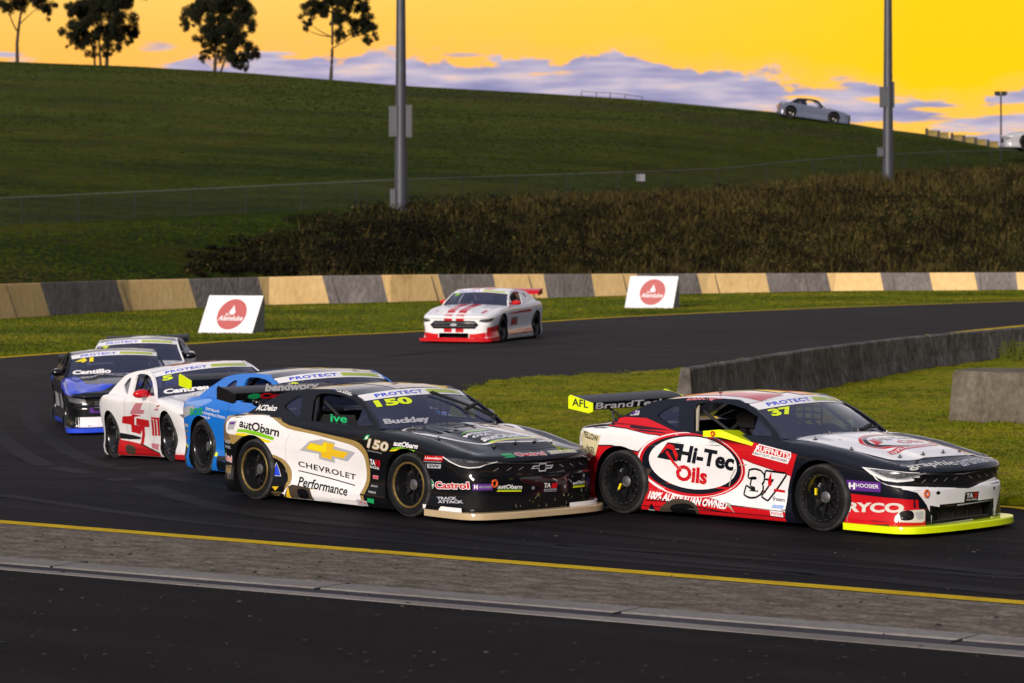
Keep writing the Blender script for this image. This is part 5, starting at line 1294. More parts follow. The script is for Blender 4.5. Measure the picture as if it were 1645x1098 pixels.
# bonnet
c.shape(HOOD, [c.smooth([(a*1.012, b-.012 if b < .8 else b) for a, b in [(-.70, .82), (-.74, .35), (-.69, -.15), (-.62, -.49), (-.32, -.58), (.1, -.61), (.52, -.56), (.70, -.32), (.78, .2), (.76, .82)]], 4)], 'black')
c.shape(HOOD, [c.smooth([(-.70, .82), (-.74, .35), (-.69, -.15), (-.62, -.49), (-.32, -.58), (.1, -.61), (.52, -.56), (.70, -.32), (.78, .2), (.76, .82)], 4)], 'white')
c.shape(HOOD, [c.smooth([(.55, .70), (.70, .30), (.66, -.15), (.42, -.50), (.60, -.55), (.80, -.2), (.86, .3), (.75, .74)], 4)], 'navy')
c.shape(HOOD, [c.smooth([(.50, .60), (.62, .25), (.58, -.15), (.36, -.48), (.50, -.50), (.68, -.18), (.73, .28), (.60, .66)], 4)], 'red')
c.shape(HOOD, [circ(.02, .05, .50, .36, 40), circ(.02, .05, .46, .32, 40)], 'red'); c.shape(HOOD, [circ(.02, .05, .455, .315, 40), circ(.02, .05, .41, .275, 40)], 'navy')
c.text(HOOD, 'Hi-Tec', (-.25, .06), (.32, .06), .16, 'grey', bold=.03, ital=.2); c.text(HOOD, 'Oils', (-.12, -.14), (.26, -.14), .15, 'red', bold=.03, ital=.1); c.shape(HOOD, [[(-.40, .0), (-.33, .18), (-.22, .18), (-.30, .0)]], 'red')
c.shape(HOOD, [[(-.55, -.30), (-.50, -.20), (-.1, -.24), (.25, -.22), (.28, -.30), (-.1, -.33)]], 'red'); c.text(HOOD, '100% AUSTRALIAN', (-.50, -.295), (.22, -.295), .06, 'white', bold=.02)
for s_ in (-1, 1):
    for k in range(5): c.shape(HOOD, [[(s_*.26+k*.0, .42-k*.045), (s_*.26+.16, .42-k*.045), (s_*.26+.16, .445-k*.045), (s_*.26, .445-k*.045)]], 'black') if s_ > 0 else None
c.text(LIP, 'graphic', (-.78, -.005), (-.06, -.075), .135, 'offwhite', bold=.025, step=.025); c.text(LIP, 'artman', (.0, -.075), (.64, -.01), .135, 'lgrey', bold=.01, step=.025)
c.cabin(roofc='white', pillar='navy')
rb = c.roofbvh
banner(c, num='37')
c.finish()
def ondeck(car, name, fr, shapes, bvh, off=.004):
    vs2, fs2, ms2, mats = [], [], [], []
    def mi_(cc):
        m = paint(cc) if isinstance(cc, str) else cc
        if m not in mats: mats.append(m)
        return mats.index(m)
    car.layer = 9
    for kk, (vf, col) in enumerate(shapes): car.layer = 9+kk*6; car.lay(fr, vf, col, sink=(vs2, fs2, ms2, mi_), off=off/2, arches=False, bvh=bvh, step=.05)
    if fs2: obj(name, vs2, fs2, mats, car.root, ms2, True, 0)
def stickers(car, fr, shapes, bvh):
    for sh_ in shapes: ondeck(car, 'sticker', fr, [sh_], bvh)
ondeck(c, 'roof_stripe', ROOF, [(poly2d([[(-.60, -.5), (-.60, .7), (-.28, .7), (-.30, 0), (-.15, -.45)]]), 'red'), (poly2d([[(.05, -.52), (.35, -.5), (.50, .3), (.40, .7), (.2, .5)]]), 'red'), (poly2d([[(-.1, -.35), (.1, -.30), (.15, .1), (.0, .2)]]), 'goldy')], rb)
SF = Frame((0, -.80, 1.0), (1, 0, 0), (0, .53, .85)); psf = Painter(c, r3, SF); sh = []
def sft(painter, col, pts=None, txt=None, it=0.):
    if txt is None: return (poly2d([painter.g(pts)]), col)
    x0, y0, x1, y1, h = pts; (a, b), (cc, d), (e, f) = painter.g([(x0, y0), (x1, y1), (x0, y0-h)]); v_, f_ = text2d(txt, .03); hh = f-b
    return ([(a+(cc-a)*q_[0]+it*hh*(q_[1]-.5), b+(d-b)*q_[0]+hh*q_[1]) for q_ in v_], f_), col
ondeck(c, 'sticker', SF, [sft(psf, 'lgrey', [(484, 300), (505, 252), (560, 245), (542, 298)]), sft(psf, 'purple', (492, 290, 535, 288, 30), 'SD')], c.sfbvh)
stickers(c, SF, [sft(psf, 'pink', (858, 218, 1118, 208, 34), 'Shootingstar', .2)], c.sfbvh)
ondeck(c, 'waist_band', SF, [sft(psf, 'red', [(290, 342), (452, 308), (590, 316), (680, 355), (775, 400), (800, 430), (280, 400)])], c.sfbvh)
c.wheels(steer=0, marks=True, letters=False); c.splitter('neon')
bt = [('BrandTech', -.74, .45, -.108, -.035, 0, dict(bold=.02))]
c.wing(text=bt, end='neon', x=-2.12, z=1.22, span=1.60, plate=.18)
c.mirror('neon', 'blade'); wiper(c, [(.32, .03, .03), (.55, .05, .04), (.85, .06, .03)]); pins(c, [(1.05, -.62), (1.05, .62), (1.6, -.72), (2.22, -.32), (2.22, .32), (2.24, .0), (2.1, -.55), (.95, .25), (.95, -.25)])
c.inside(plate=pmat('duct_plate', (.38, .34, .27), .5), helmet='red', light=False, dlabel='driver in a red helmet seated inside the number 37 coupe')
an = MB(); an.tube([(-.62, -.18, 1.34), (-.62, -.18, 1.38)], .02, 8); an.tube([(-.62, -.18, 1.36), (-.66, -.18, 1.72)], .005, 5); an.build('antenna', BLK, c.root)
th = MB(); th.tube([c.nose(-.62, .44).o+Vector((.02, 0, 0))+Vector((0, .035*math.cos(a), .035*math.sin(a))) for a in np.linspace(0, 6.283, 15)], .010, 6, cap=False); th.build('tow_hook', paint('orange'), c.root)
C37 = c

circ2d = poly2d([circ(.5, .5, .5, .5, 24)])
# ---------------- black, white and gold coupe (150)
c = Car('race_car', 'black and white race coupe number 150 with gold cross emblem on its door', 'race car', (XW, -.98), (652, 836), -48.6, group=G1, base='black'); c.shut = False
c.mi(INTER); c.body(intake=None)
p = Painter(c, r1, SIDE)
p.P('gold', [(20, 560), (70, 305), (330, 285), (440, 298), (540, 368), (900, 452), (1010, 480), (1070, 525), (1100, 600), (1098, 760), (1065, 870), (1032, 975), (500, 888), (528, 760), (495, 652), (440, 600), (372, 578), (330, 470), (240, 440), (150, 500)], 3)
p.P('bronze', [(30, 450), (60, 340), (130, 310), (100, 400), (130, 470), (60, 470)])
p.P('white', [(128, 430), (90, 400), (120, 315), (330, 295), (420, 318), (530, 390), (700, 430), (890, 482), (985, 510), (1045, 555), (1074, 620), (1072, 760), (1040, 855), (1012, 960), (520, 878), (548, 780), (545, 690), (505, 618), (440, 578), (380, 562), (330, 470), (240, 435)], 3)
p.P('black', [(0, 520), (60, 470), (150, 500), (160, 860), (0, 860)])
p.Ln('lgrey', [(548, 430), (515, 500), (508, 700)], .005)
p.P('lgrey', [(608, 545), (680, 478), (745, 470), (760, 465), (862, 488), (850, 515), (1005, 560), (940, 625), (850, 600), (848, 636), (738, 605), (740, 570)])
p.P('goldy', [(650, 533), (685, 490), (765, 508), (780, 482), (858, 500), (843, 535), (955, 562), (912, 604), (830, 585), (826, 612), (752, 592), (757, 560)])
p.P('yellow', [(664, 528), (690, 498), (772, 516), (786, 492), (800, 495), (790, 560), (757, 553)])
p.T('CHEVROLET', 590, 658, 995, 756, 40, 'black', bold=.02, sp=1.1); p.Ln('black', [(590, 688), (800, 740), (995, 793)], .012); p.T('Performance', 600, 795, 950, 868, 66, 'black', it=.12, bold=.02)
p.T('autObarn', 205, 378, 480, 450, 62, 'black', it=.25, bold=.03); p.P('lime', [(195, 392), (260, 395), (340, 412), (445, 452), (436, 474), (330, 440), (250, 418), (182, 412)]); p.P('yellow', [(180, 418), (250, 422), (330, 446), (424, 478), (412, 492), (380, 486), (300, 450), (240, 442), (172, 434)])
p.P('lgrey', [(120, 338), (182, 334), (158, 396), (106, 398)]); p.P('purple', [(126, 345), (174, 342), (162, 360), (120, 362)])
p.P('black', [(372, 580), (440, 602), (492, 652), (524, 762), (498, 880), (380, 900)])
p.P('offwhite', [(403, 722), (447, 628), (482, 728)]); p.P('royal', [(408, 718), (447, 636), (477, 724)]); p.P('goldy', [(430, 798), (475, 798), (452, 828)]); p.T('CORVETTE', 425, 845, 490, 850, 12, 'gold'); p.T('CLUB', 435, 860, 475, 863, 10, 'gold')
p.P('dirt', [(535, 800), (560, 785), (680, 810), (705, 905), (700, 920), (500, 885)]); p.P('black', [(600, 820), (660, 825), (672, 880), (610, 880)], 3); p.P('goldy', [(515, 880), (538, 795), (548, 885)])
p.P('black', [(755, 900), (820, 905), (855, 940), (770, 935)])
for (tx, y0, hh, col, y1) in (('TRACK', 490, 22, 'lgrey', 500), ('ATTACK', 525, 20, 'lgrey', 535)): p.T(tx, 68, y0, 124, y1, hh, col, bold=.03)
p.E('green', 48, 568, 14, 42); p.O('Castrol', 64, 612, 126, 630, 46, 'red', 'white', .006, it=.1, bold=.02); p.P('bronze', [(60, 640), (125, 650), (122, 712), (60, 700)]); p.T('EDGE', 66, 690, 120, 700, 26, 'gold', bold=.03)
p.O('150', 1102, 522, 1250, 552, 60, 'offwhite', 'gold', .010, it=.35, bold=.02); p.T('alexbuckley', 1098, 552, 1205, 572, 14, 'lgrey')
p.P('green', [(1068, 468), (1082, 436), (1110, 434), (1098, 468)]); p.P('white', [(1078, 464), (1088, 444), (1102, 444), (1094, 464)])
p.T('autObarn', 1290, 510, 1455, 535, 36, 'white', it=.25, bold=.03); p.P('lime', [(1278, 526), (1340, 520), (1440, 545), (1432, 553), (1340, 530), (1272, 534)]); p.P('yellow', [(1268, 540), (1340, 532), (1430, 556), (1420, 562), (1340, 545), (1262, 550)])
p.T('TA', 1108, 642, 1148, 652, 38, 'white', it=.15, bold=.04); p.P('red', [(1150, 610), (1185, 618), (1180, 662), (1146, 652)]); p.T('2', 1152, 648, 1178, 655, 34, 'black', bold=.03); p.T('RACING', 1108, 668, 1172, 682, 18, 'white', bold=.02)
p.P('pink', [(1122, 718), (1162, 724), (1160, 750), (1122, 744)]); p.T('GRR', 1126, 740, 1158, 746, 14, 'red', bold=.03); p.T('alcon', 1110, 800, 1160, 806, 16, 'lgrey', bold=.02); p.T('PENRITE', 1100, 842, 1155, 852, 14, 'lgrey', bold=.03)
p.P('green', [(1096, 880), (1145, 888), (1142, 920), (1094, 910)]); p.P('lgrey', [(1012, 888), (1090, 902), (1090, 950), (1016, 930)]); p.T('Hi-Tec', 1035, 915, 1085, 925, 16, 'red', bold=.03); p.T('TILTON', 1100, 962, 1148, 970, 22, 'lgrey', bold=.02)
p2 = Painter(c, r2, Frame((0, -.915, 0), (1, 0, 0), (0, 0, 1)))
p2.P('red', [(222, 578), (342, 584), (336, 618), (210, 612)]); p2.T('Llewellyn', 222, 606, 330, 612, 20, 'white', it=.2, bold=.02); p2.Ln('lgrey', [(210, 620), (330, 626)], .006); p2.P('lgrey', [(194, 632), (226, 633), (222, 664), (192, 662)]); p2.P('lgrey', [(236, 636), (328, 640), (324, 670), (232, 666)]); p2.T('SW', 245, 660, 318, 664, 20, 'black', it=.2, bold=.03)
p2.E('white', 226, 778, 40, 45); p2.E('green', 228, 778, 36, 41); p2.P('white', [(205, 765), (222, 752), (226, 780), (262, 782), (262, 796), (215, 792)]); p2.P('red', [(212, 766), (222, 758), (230, 782), (258, 785), (258, 791), (220, 788)])
p2.O('Castrol', 275, 812, 476, 818, 48, 'red', 'white', .008, bold=.03)
p2.T('TRACK', 290, 890, 412, 892, 20, 'lgrey', it=-.5, bold=.05); p2.T('ATTACK', 300, 914, 448, 918, 20, 'lgrey', it=-.4, bold=.05)
pd = Painter(c, r2, DIAG)
pd.P('purple', [(524, 780), (665, 782), (660, 828), (522, 826)]); pd.T('HOOSIER', 568, 812, 655, 814, 18, 'lgrey', bold=.01); pd.T('H', 534, 816, 560, 817, 30, 'white', bold=.06)
camaro_face(c, lensl=LAMPD, drl='white')
pff = Painter(c, r2, FRONT)
pff.T('autObarn', 708, 815, 865, 815, 30, 'white', it=.2, bold=.03); pff.P('lime', [(712, 822), (862, 820), (860, 828), (708, 830)]); pff.P('yellow', [(708, 830), (860, 828), (858, 834), (704, 836)])
pff.E('grey', 940, 808, 11, 12); pff.E('grey', 1168, 798, 9, 12)
pff.T('TA', 1015, 806, 1065, 804, 32, 'white', it=.2, bold=.04); pff.P('red', [(1072, 775), (1116, 770), (1106, 808), (1068, 810)]); pff.T('RACING', 1016, 828, 1106, 824, 14, 'lgrey', bold=.03); pff.Ln('lgrey', [(1014, 833), (1104, 830)], .004)
pff.T('autObarn', 1230, 786, 1332, 776, 24, 'white', it=.2, bold=.03); pff.P('lime', [(1232, 792), (1330, 784), (1330, 792), (1230, 800)]); pff.P('yellow', [(1230, 800), (1330, 792), (1328, 802), (1228, 808)])
pff.P('purple', [(1355, 750), (1390, 740), (1388, 785), (1352, 792)])
pff.P(GRILLE, [(520, 860), (790, 868), (1000, 850), (1385, 830), (1388, 915), (1260, 940), (1255, 975), (795, 985), (785, 965), (520, 962)])
rr = random.Random(3)
for k in range(26):
    x = rr.uniform(800, 1380); y = rr.uniform(860, 960); pff.Ln('cream' if k % 3 else 'lime', [(x, y), (x+rr.uniform(-10, 14), y-rr.uniform(6, 26))], .003)
for k in range(14):
    x = rr.uniform(960, 1330); y = rr.uniform(590, 770) if k % 2 else rr.uniform(735, 760); pff.Ln('lgrey', [(x, y), (x+rr.uniform(6, 34), y+rr.uniform(4, 30))], .005)
# bow-tie badge on the nose
v_, f_ = poly2d([[(-.16, .57), (-.135, .605), (-.05, .605), (-.045, .625), (.06, .625), (.055, .60), (.16, .60), (.13, .56), (.05, .56), (.045, .535), (-.06, .535), (-.055, .57)], [(-.13, .578), (-.118, .594), (-.04, .594), (-.035, .613), (.047, .613), (.043, .588), (.135, .588), (.118, .572), (.038, .572), (.033, .548), (-.048, .548), (-.043, .578)]])
c.part('badge', Frame((2.5, 0, -.02), (0, 1, 0), (0, 0, 1)), [[(0, 0), (.001, 0), (.001, .001)]], 'lgrey'); c.more(Frame((2.5, 0, -.02), (0, 1, 0), (0, 0, 1)), (v_, f_), 'lgrey', off=.02); c.done()
# bonnet: white V outline, bronze panel, lettering, louvres
VP = [(-.66, .74), (-.68, .35), (-.60, -.10), (-.44, -.38), (-.20, -.50), (.20, -.53), (.48, -.46), (.62, -.20), (.72, .25), (.70, .74)]
c.shape(HOOD, [c.smooth(VP, 4)], 'white'); c.shape(HOOD, [c.smooth([(a*.94, b*.97+.012) for a, b in VP], 4)], 'black')
c.shape(HOOD, [c.smooth([(.20, .74), (.16, .3), (.22, -.1), (.38, -.42), (.54, -.36), (.60, -.14), (.68, .25), (.66, .74)], 4)], 'tan')
c.shape(HOOD, [c.smooth([(.10, .74), (.07, .3), (.12, -.1), (.36, -.45), (.40, -.42), (.24, -.1), (.17, .3), (.21, .74)], 4)], 'white')
c.text(HOOD, 'autObarn', (-.40, -.33), (.22, -.33), .15, 'white', bold=.03, ital=.2); c.shape(HOOD, [[(-.38, -.37), (.28, -.36), (.28, -.39), (-.38, -.40)]], 'lime'); c.shape(HOOD, [[(-.38, -.40), (.28, -.39), (.28, -.42), (-.38, -.43)]], 'yellow')
c.text(HOOD, 'MISSION', (-.42, -.05), (-.05, -.05), .07, 'white', bold=.03); c.text(HOOD, 'GTA', (-.40, -.15), (-.16, -.15), .07, 'white', bold=.03, ital=.3); c.shape(HOOD, [[(-.42, .06), (-.1, .05), (.05, .10), (-.2, .12)]], 'lime')
for (ya, yb) in ((-.52, -.28), (.12, .36)):
    for k in range(6): c.shape(HOOD, [[(lerp(ya, yb, k/6), .40-k*.035), (lerp(ya, yb, k/6)+.035, .385-k*.035), (lerp(ya, yb, k/6)+.035, .24-k*.01), (lerp(ya, yb, k/6), .255-k*.01)]], 'grey' if k % 2 else INTER)
c.lay(LIP, ([( -.50, -.045), (-.36, -.05), (-.36, .045), (-.50, .05)], [(0, 1, 2, 3)]), 'green'); c.text(LIP, 'Castrol', (-.34, -.05), (.08, -.065), .09, 'white', bold=.08); c.text(LIP, 'Castrol', (-.335, -.045), (.075, -.06), .078, 'red', bold=.03)
c.shape(LIP, [[(.14, -.055), (.56, -.03), (.58, .045), (.15, .03)]], 'lgrey'); c.text(LIP, 'EDGE', (.17, -.04), (.54, -.02), .055, 'cream', bold=.05)
c.cabin(roofc='black', pillar='black'); banner(c, num='150', name='Buckley')
pw = Painter(c, r1, SIDE)
c.finish()
ondeck(c, 'roof_stripe', ROOF, [(poly2d([[(-.24, -.6), (-.24, .8), (.38, .8), (.38, -.6)]]), 'white'), (poly2d([[(-.20, -.56), (-.20, .8), (.34, .8), (.34, -.56)]]), 'tan')], c.roofbvh)
psf = Painter(c, r1, SF)
stickers(c, SF, [sft(psf, 'white', (345, 285, 488, 290, 40), 'ACDelco', .3), sft(psf, 'royal', [(893, 140), (918, 138), (925, 162), (900, 162)]), sft(psf, 'white', (925, 160, 1038, 195, 20), 'ALEX BUCKLEY', 0)], c.sfbvh)
c.wheels(ring=True, steer=3, letters=False); c.splitter('champ', lip=[(0, .42), (.84, 1.0)])
c.wing(text=[('bendworx', -.38, .42, -.022, .07, 0, dict(bold=.05)), (circ2d, -.62, -.42, -.105, -.04, 2, {}), ('Castrol', -.44, .25, -.106, -.04, 1, dict(bold=.05))], x=-2.12, z=1.22, span=1.60)
c.mirror('lgrey', 'round', (1,)); wiper(c, [(.88, .06, .04), (.62, .35, .05), (.10, .80, .03)], .014); pins(c, [(1.05, -.6), (1.05, .6), (2.2, -.42), (2.22, -.14), (2.22, .14), (2.2, .4), (1.6, -.7)])
c.inside(dlabel='driver in a dark helmet seated inside the number 150 coupe', helmet='black')
nm = MB(); v_, f_ = poly2d([[(-.36, .94), (-.30, 1.03), (.28, 1.05), (.30, .94)]]); nm.add([(x, -.80, z) for x, z, *_ in v_], f_, 0)
tv, tf = text2d('ive', .02); nm.add([(-.16+.30*p_[0], -.804, .955+.085*p_[1]) for p_ in tv], tf, 1); nm.build('name_panel', [BLK, pmat('sign_green', (.01, .45, .16), .5)], c.root)
th = MB(); th.tube([c.nose(-.66, .42).o+Vector((.02, 0, 0))+Vector((0, .035*math.cos(a), .035*math.sin(a))) for a in np.linspace(0, 6.283, 15)], .012, 6, cap=False); th.build('tow_hook', paint('orange'), c.root)
C150 = c

# ---------------- bright blue coupe behind
c = Car('race_car', 'bright blue race coupe with black roof, half hidden behind number 150', 'race car', (-XW, -.98), (323, 767.5), -59, group=G1, base='blue')
c.mi(INTER); c.body(intake=None)
p = Painter(c, r6, SIDE)
p.P('skyb', [(45, 300), (150, 265), (300, 245), (250, 290), (170, 330), (60, 400), (30, 390)], 2); p.P('lgrey', [(50, 330), (150, 300), (160, 350), (60, 390)], 3)
p.T('SCG', 125, 378, 232, 372, 58, 'green', it=.2, bold=.06); p.T('DITALLO', 255, 332, 350, 356, 20, 'white', it=.2, bold=.02); p.T('CONSTRUCTION', 232, 362, 388, 405, 20, 'white', it=.2, bold=.02); p.T('GROUP', 212, 394, 285, 408, 20, 'white', it=.2, bold=.02)
p.P('lgrey', [(30, 430), (100, 445), (98, 468), (28, 455)]); p.P('grey', [(35, 480), (92, 490), (90, 510), (34, 500)]); p.P('orange', [(40, 530), (75, 536), (72, 560), (38, 555)])
p.Ln('neon', [(0, 578), (50, 590), (92, 620)], .03); p.P('dirt', [(0, 590), (90, 628), (90, 760), (0, 720)]); p.P('red', [(0, 700), (20, 700), (40, 750), (0, 740)]); p.Ln('neon', [(300, 676), (330, 680)], .05)
p.P('black', [(330, 690), (460, 700), (460, 860), (330, 840)])
c.shape(HOOD, [[(-.7, .7), (-.6, -.5), (.6, -.5), (.7, .7)]], 'black')
camaro_face(c); c.cabin(roofc='black', pillar='blue'); banner(c, num='8'); c.finish()
ondeck(c, 'roof_patch', ROOF, [(poly2d([circ(-.25, .45, .36, .40, 30)]), 'blue'), (poly2d([circ(-.25, .55, .2, .12, 24)]), 'green')], c.roofbvh)
c.wheels(); c.splitter('black'); c.wing(x=-2.16, z=1.20, span=1.62, end='neon')
c.mirror('black'); c.inside(helmet='white', net=True, netcol=CAGEL, dlabel='driver with a white helmet seated inside the bright blue coupe')
# ---------------- white and red coupe
c = Car('race_car', 'white race coupe with big red lettering on its door and red mirrors', 'race car', (XW, -.98), (272, 745), -66, group=G1, base='white')
c.mi(INTER); c.body(intake=None)
w6 = Q(160/1098, 150, 590); p = Painter(c, w6, SIDE)
p.P('pink', [(445, 398), (528, 400), (500, 470), (550, 478), (535, 520), (380, 520)]); p.P('red', [(310, 545), (400, 540), (410, 520), (520, 540), (430, 552), (420, 640), (500, 655), (500, 690), (480, 745), (385, 720), (385, 640), (300, 620)])
p.P('red', [(450, 565), (595, 590), (590, 665), (530, 665), (530, 860), (495, 850), (500, 655), (440, 640)])
p.P('red', [(628, 550), (740, 560), (738, 585), (625, 570)]); 
for x in (628, 665, 705): p.P('red', [(x-4, 575), (x+22, 580), (x+14, 765), (x-12, 755)])
p.P('red', [(700, 430), (735, 415), (730, 435), (700, 445)]); p.P('pink', [(680, 460), (725, 455), (720, 480), (675, 478)])
p.P('red', [(225, 780), (240, 750), (280, 755), (290, 800), (500, 850), (740, 950), (735, 1040), (500, 990), (235, 975)]); p.P('black', [(270, 730), (320, 735), (480, 775), (470, 800), (290, 790)], 2); p.Ln('black', [(500, 850), (620, 900), (735, 950)], .02); p.P('pink', [(620, 840), (720, 850), (725, 920), (640, 890)])
p.P('dirt', [(355, 860), (440, 880), (440, 960), (360, 950)], 3)
camaro_face(c); c.cabin(roofc='white', pillar='white'); banner(c, num='5', name='Cantrell'); c.finish()
ondeck(c, 'roof_stripe', ROOF, [(poly2d([[(-.38, -.3), (-.38, .45), (-.08, .45), (-.08, -.3)]]), 'red'), (poly2d([[(.08, -.3), (.08, .45), (.38, .45), (.38, -.3)]]), 'red')], c.roofbvh)
c.wheels(); c.splitter('red'); c.mirror('red')
c.inside(helmet='white', dlabel='driver with a white helmet seated at the window of the white and red coupe')
def muscle_face(car, body='black', lamp=LAMP, grille_h=(.40, .60), w=.62, stripes=None):
    fz = FRONT; y0, y1 = grille_h; m = (y0+y1)/2
    car.part('grille', fz, [[(-w, m), (-w*.82, y1), (w*.82, y1), (w, m), (w*.85, y0), (-w*.85, y0)]], GRILLE, off=.006)
    for z in (.30, .55, .75): car.more(fz, poly2d([[(-w*.85, lerp(y0, y1, z)), (w*.85, lerp(y0, y1, z)), (w*.85, lerp(y0, y1, z)+.008), (-w*.85, lerp(y0, y1, z)+.008)]]), 'grey', off=.012)
    car.more(fz, poly2d([circ(0, m, .09, .035, 20)]), 'lgrey', off=.016); car.done()
    for sy in (-1, 1):
        fd = Frame((2.31, -.88, 0), (.74, .67, 0), (0, 0, 1)) if sy < 0 else Frame((2.31, .88, 0), (-.74, .67, 0), (0, 0, 1)); sg = 1 if sy < 0 else -1
        car.part('headlight', fd, [[(a*sg, b) for a, b in [(-.22, .66), (.22, .60), (.24, .555), (.08, .53), (-.12, .57)]]], lamp, off=.010); car.done()
# ---------------- black and blue coupe
c = Car('race_car', 'black and royal blue race coupe with white lower front bumper, leftmost in the pack', 'race car', (2.3, -.93), (114, 702), -78.3, group=G1, base='black')
c.mi(INTER); c.body(intake=None)
k5 = Q(160/1033, 80, 535); pq = Painter(c, k5, FRONT)
c.lay(SIDE, ([(-2.2, .0), (2.3, .0), (2.3, .62), (-2.2, .70)], [(0, 1, 2, 3)]), 'black'); 
c.shape(SIDE, [[(.8, .95), (2.2, .80), (2.3, .66), (1.8, .68), (.8, .74)]], 'royal'); c.shape(SIDE, [[(-2.2, .97), (-1, .97), (-1.2, .78), (-2.2, .76)]], 'royal'); c.shape(SIDEL, [[(-.8, .95), (-2.2, .80), (-2.3, .66), (-1.8, .68), (-.8, .74)]], 'royal')
for s_ in (-1, 1): c.shape(HOOD, [[(s_*1.0, .8), (s_*.70, .8), (s_*.62, -.1), (s_*.16, -.50), (s_*.40, -.70), (s_*1.0, -.70)]], 'royal')
for x in (-1.0, -.2, .6): c.lay(SIDE, ([(x, .35), (x+.5, .35), (x+.45, .58), (x, .6)], [(0, 1, 2, 3)]), 'lgrey')
c.lay(SIDE, ([(-2.2, .05), (.9, .07), (.9, .17), (-2.2, .15)], [(0, 1, 2, 3)]), 'royal')
c.shape(FRONT, [[(-.98, .05), (.98, .05), (.98, .60), (.5, .645), (0, .60), (-.5, .645), (-.98, .60)]], 'black'); c.shape(DIAG, [[(-.6, .05), (.3, .05), (.3, .64), (-.6, .60)]], 'black')
c.shape(FRONT, [[(-.92, .13), (-.05, .13), (-.05, .30), (-.90, .30)]], 'white'); c.shape(FRONT, [[(.30, .13), (.90, .13), (.9, .30), (.30, .30)]], 'white'); c.shape(FRONT, [[(-.62, .37), (-.20, .37), (-.20, .46), (-.60, .46)]], 'purple')
c.shape(HOOD, [[(-.30, .62), (.70, .62), (.55, .25), (-.05, .25)]], 'lgrey'); c.text(HOOD, 'CURE', (-.1, .32), (.5, .32), .2, 'black', bold=.05)
muscle_face(c); c.cabin(roofc='navy', pillar='black'); banner(c, num='41', name='Cantillo', numcol='yellow'); c.finish()
ondeck(c, 'roof_stripe', ROOF, [(poly2d([[(-.45, -.35), (-.45, -.1), (.45, -.1), (.45, -.35)]]), 'lgrey')], c.roofbvh)
c.wheels(); c.splitter('royal'); c.wing(x=-2.16, z=1.17, span=1.60); c.mirror('black'); c.inside(helmet='white', dlabel='driver with a white helmet seated inside the black and royal blue coupe')
# ---------------- white and teal coupe, last in the pack
c = Car('race_car', 'white and teal race coupe with dark roof, farthest back in the pack', 'race car', (0, 0), (226, 657), -88, group=G1, base='white')
c.mi(INTER); c.body(intake=None)
c.shape(SIDEL, [[(-2.3, .30), (-1.2, .35), (0, .5), (1.5, .6), (2.2, .5), (2.2, .8), (-.5, .80), (-1.6, .66), (-2.3, .6)]], 'teal'); c.shape(SIDE, [[(-2.2, .3), (2.3, .3), (2.3, .6), (-2.2, .8)]], 'cyan')
muscle_face(c); c.cabin(roofc='navy', pillar='white'); banner(c, num='7', numcol='neon'); c.finish()
ondeck(c, 'roof_patch', ROOF, [(poly2d([[(-.15, -.4), (-.05, .3), (.35, .3), (.40, -.1), (.2, -.4)]]), 'white'), (poly2d([[(.12, -.2), (.2, .1), (.42, .1), (.38, -.2)]]), 'teal')], c.roofbvh)
c.wheels(); c.splitter('cyan'); c.wing(x=-2.2, z=1.25, span=1.62); c.mirror('black'); c.inside(helmet='white', dlabel='driver seated inside the white and teal coupe')
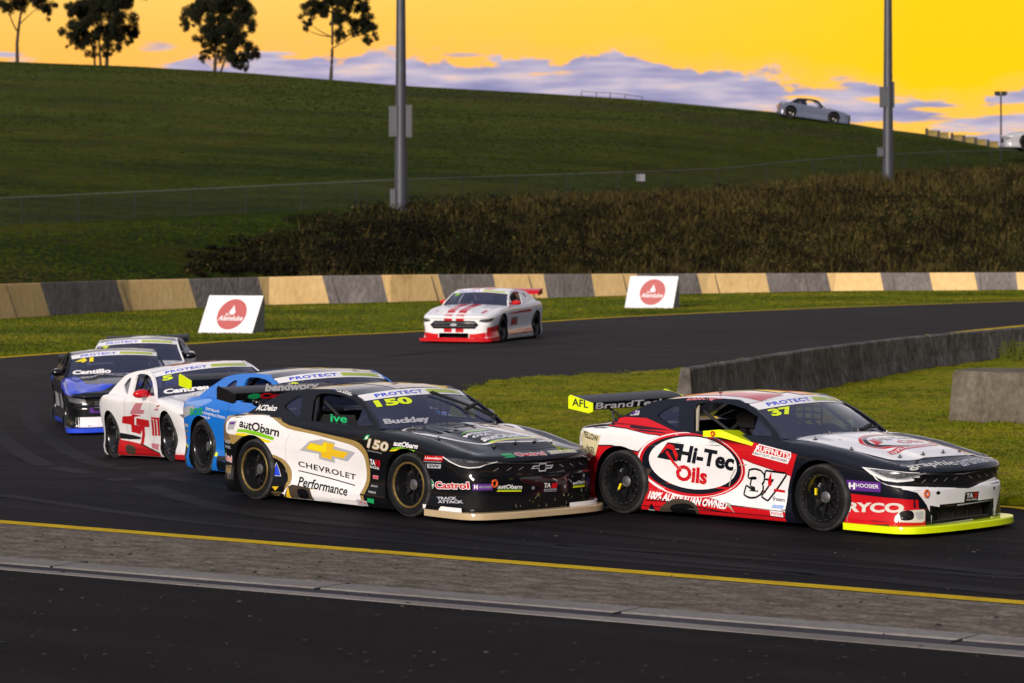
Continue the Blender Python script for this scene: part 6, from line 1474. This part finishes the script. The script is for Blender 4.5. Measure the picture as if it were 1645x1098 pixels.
# ---------------- white coupe with red stripes out on the far leg
c = Car('race_car', 'white race coupe with red racing stripes alone on the far side of the track', 'race car', (XW, .98), (809.5, 551.5), -108.5, base='white')
c.mi(INTER); c.body(intake='mid')
c.shape(HOOD, [[(-.30, .78), (-.26, -.62), (-.05, -.62), (-.06, .78)]], 'red'); c.shape(HOOD, [[(.06, .78), (.05, -.62), (.26, -.62), (.30, .78)]], 'red')
for s_ in (-1, 1):
    c.shape(HOOD, [[(s_*.62, -.1), (s_*.70, -.1), (s_*.66, -.45), (s_*.60, -.45)]], 'red')
    c.shape(FRONT, [[(s_*.05, .28), (s_*.27, .28), (s_*.27, .73), (s_*.05, .73)]], 'red')
c.shape(FRONT, [[(-1, .05), (1, .05), (1, .30), (.55, .24), (-.55, .24), (-1, .30)]], 'red')
for fd in (SIDEL, SIDE):
    s_ = -1 if fd is SIDEL else 1
    c.shape(fd, [[(s_*1.7, .08), (s_*2.35, .08), (s_*2.35, .40), (s_*1.7, .46)]], 'red'); c.shape(fd, [[(-s_*1.0, .16), (s_*.95, .16), (s_*.95, .27), (-s_*1.0, .30)]], 'red')
    c.shape(fd, [[(-s_*.9, .72), (s_*.9, .70), (s_*.9, .73), (-s_*.9, .79)]], 'red'); c.shape(fd, [[(s_*.1, .40), (s_*.75, .40), (s_*.7, .62), (s_*.15, .62)]], 'grey'); c.shape(fd, [[(s_*.2, .43), (s_*.65, .43), (s_*.62, .55), (s_*.22, .55)]], 'red')
muscle_face(c, grille_h=(.37, .575), w=.66, lamp=LAMPD); c.cabin(roofc='white', pillar='white'); banner(c, num='9', numcol='lime', txtcol='royal'); c.finish()
ondeck(c, 'roof_stripe', ROOF, [(poly2d([[(-.30, -.6), (-.30, .8), (-.06, .8), (-.06, -.6)]]), 'red'), (poly2d([[(.06, -.6), (.06, .8), (.30, .8), (.30, -.6)]]), 'red')], c.roofbvh)
c.wheels(letters=False); c.splitter('red'); c.wing(x=-2.16, z=1.26, span=1.62, col='red', end='red'); c.mirror('red'); c.inside(helmet='white', dlabel='driver seated inside the white coupe with red stripes')
# ---------------- road cars on the hill
def roadcar(px, row, Y, head, label, base, tilt, sc=1., roofc=None, name='parked_car'):
    X = (px-XC)/F*Y; z = zrow(row, Y); dz = tilt*XW
    c = Car(name, label, 'car', (0, 0), (px, 400), head, Y=Y, z=(z, dz, -dz, 0, 0), base=base, sc=sc)
    c.mi(INTER)
    zs = [(a, b+.05) for a, b in ZS]; zt = [(a, b+.05) for a, b in ZT]
    c.body(zs, zt, intake=None, clear=.10); muscle_face(c); c.cabin(roofc=roofc or base, pillar='black', dz=.10)
    for sy in (-1, 1):
        fr_ = SIDE if sy < 0 else SIDEL
    c.finish(); c.wheels(letters=False)
    MB().box((-2.14, -.62, .72), (.12, .36, .12)).build('tail_light', paint('darkred'), c.root); MB().box((-2.14, .62, .72), (.12, .36, .12)).build('tail_light', paint('darkred'), c.root)
    c.mirror(base); return c
roadcar(1301, 196, 207, 0, 'silver coupe driving down the crest of the grass hill', 'silver', -.145, sc=1.0, roofc='black')
roadcar(1690, 244, 184, 180, 'pale grey car cut off by the right edge at the end of the crest', 'lgrey', .02, sc=1.15, roofc='black')
for o in list(C.objects):
    if o.type == 'EMPTY' or o.type == 'MESH': pass
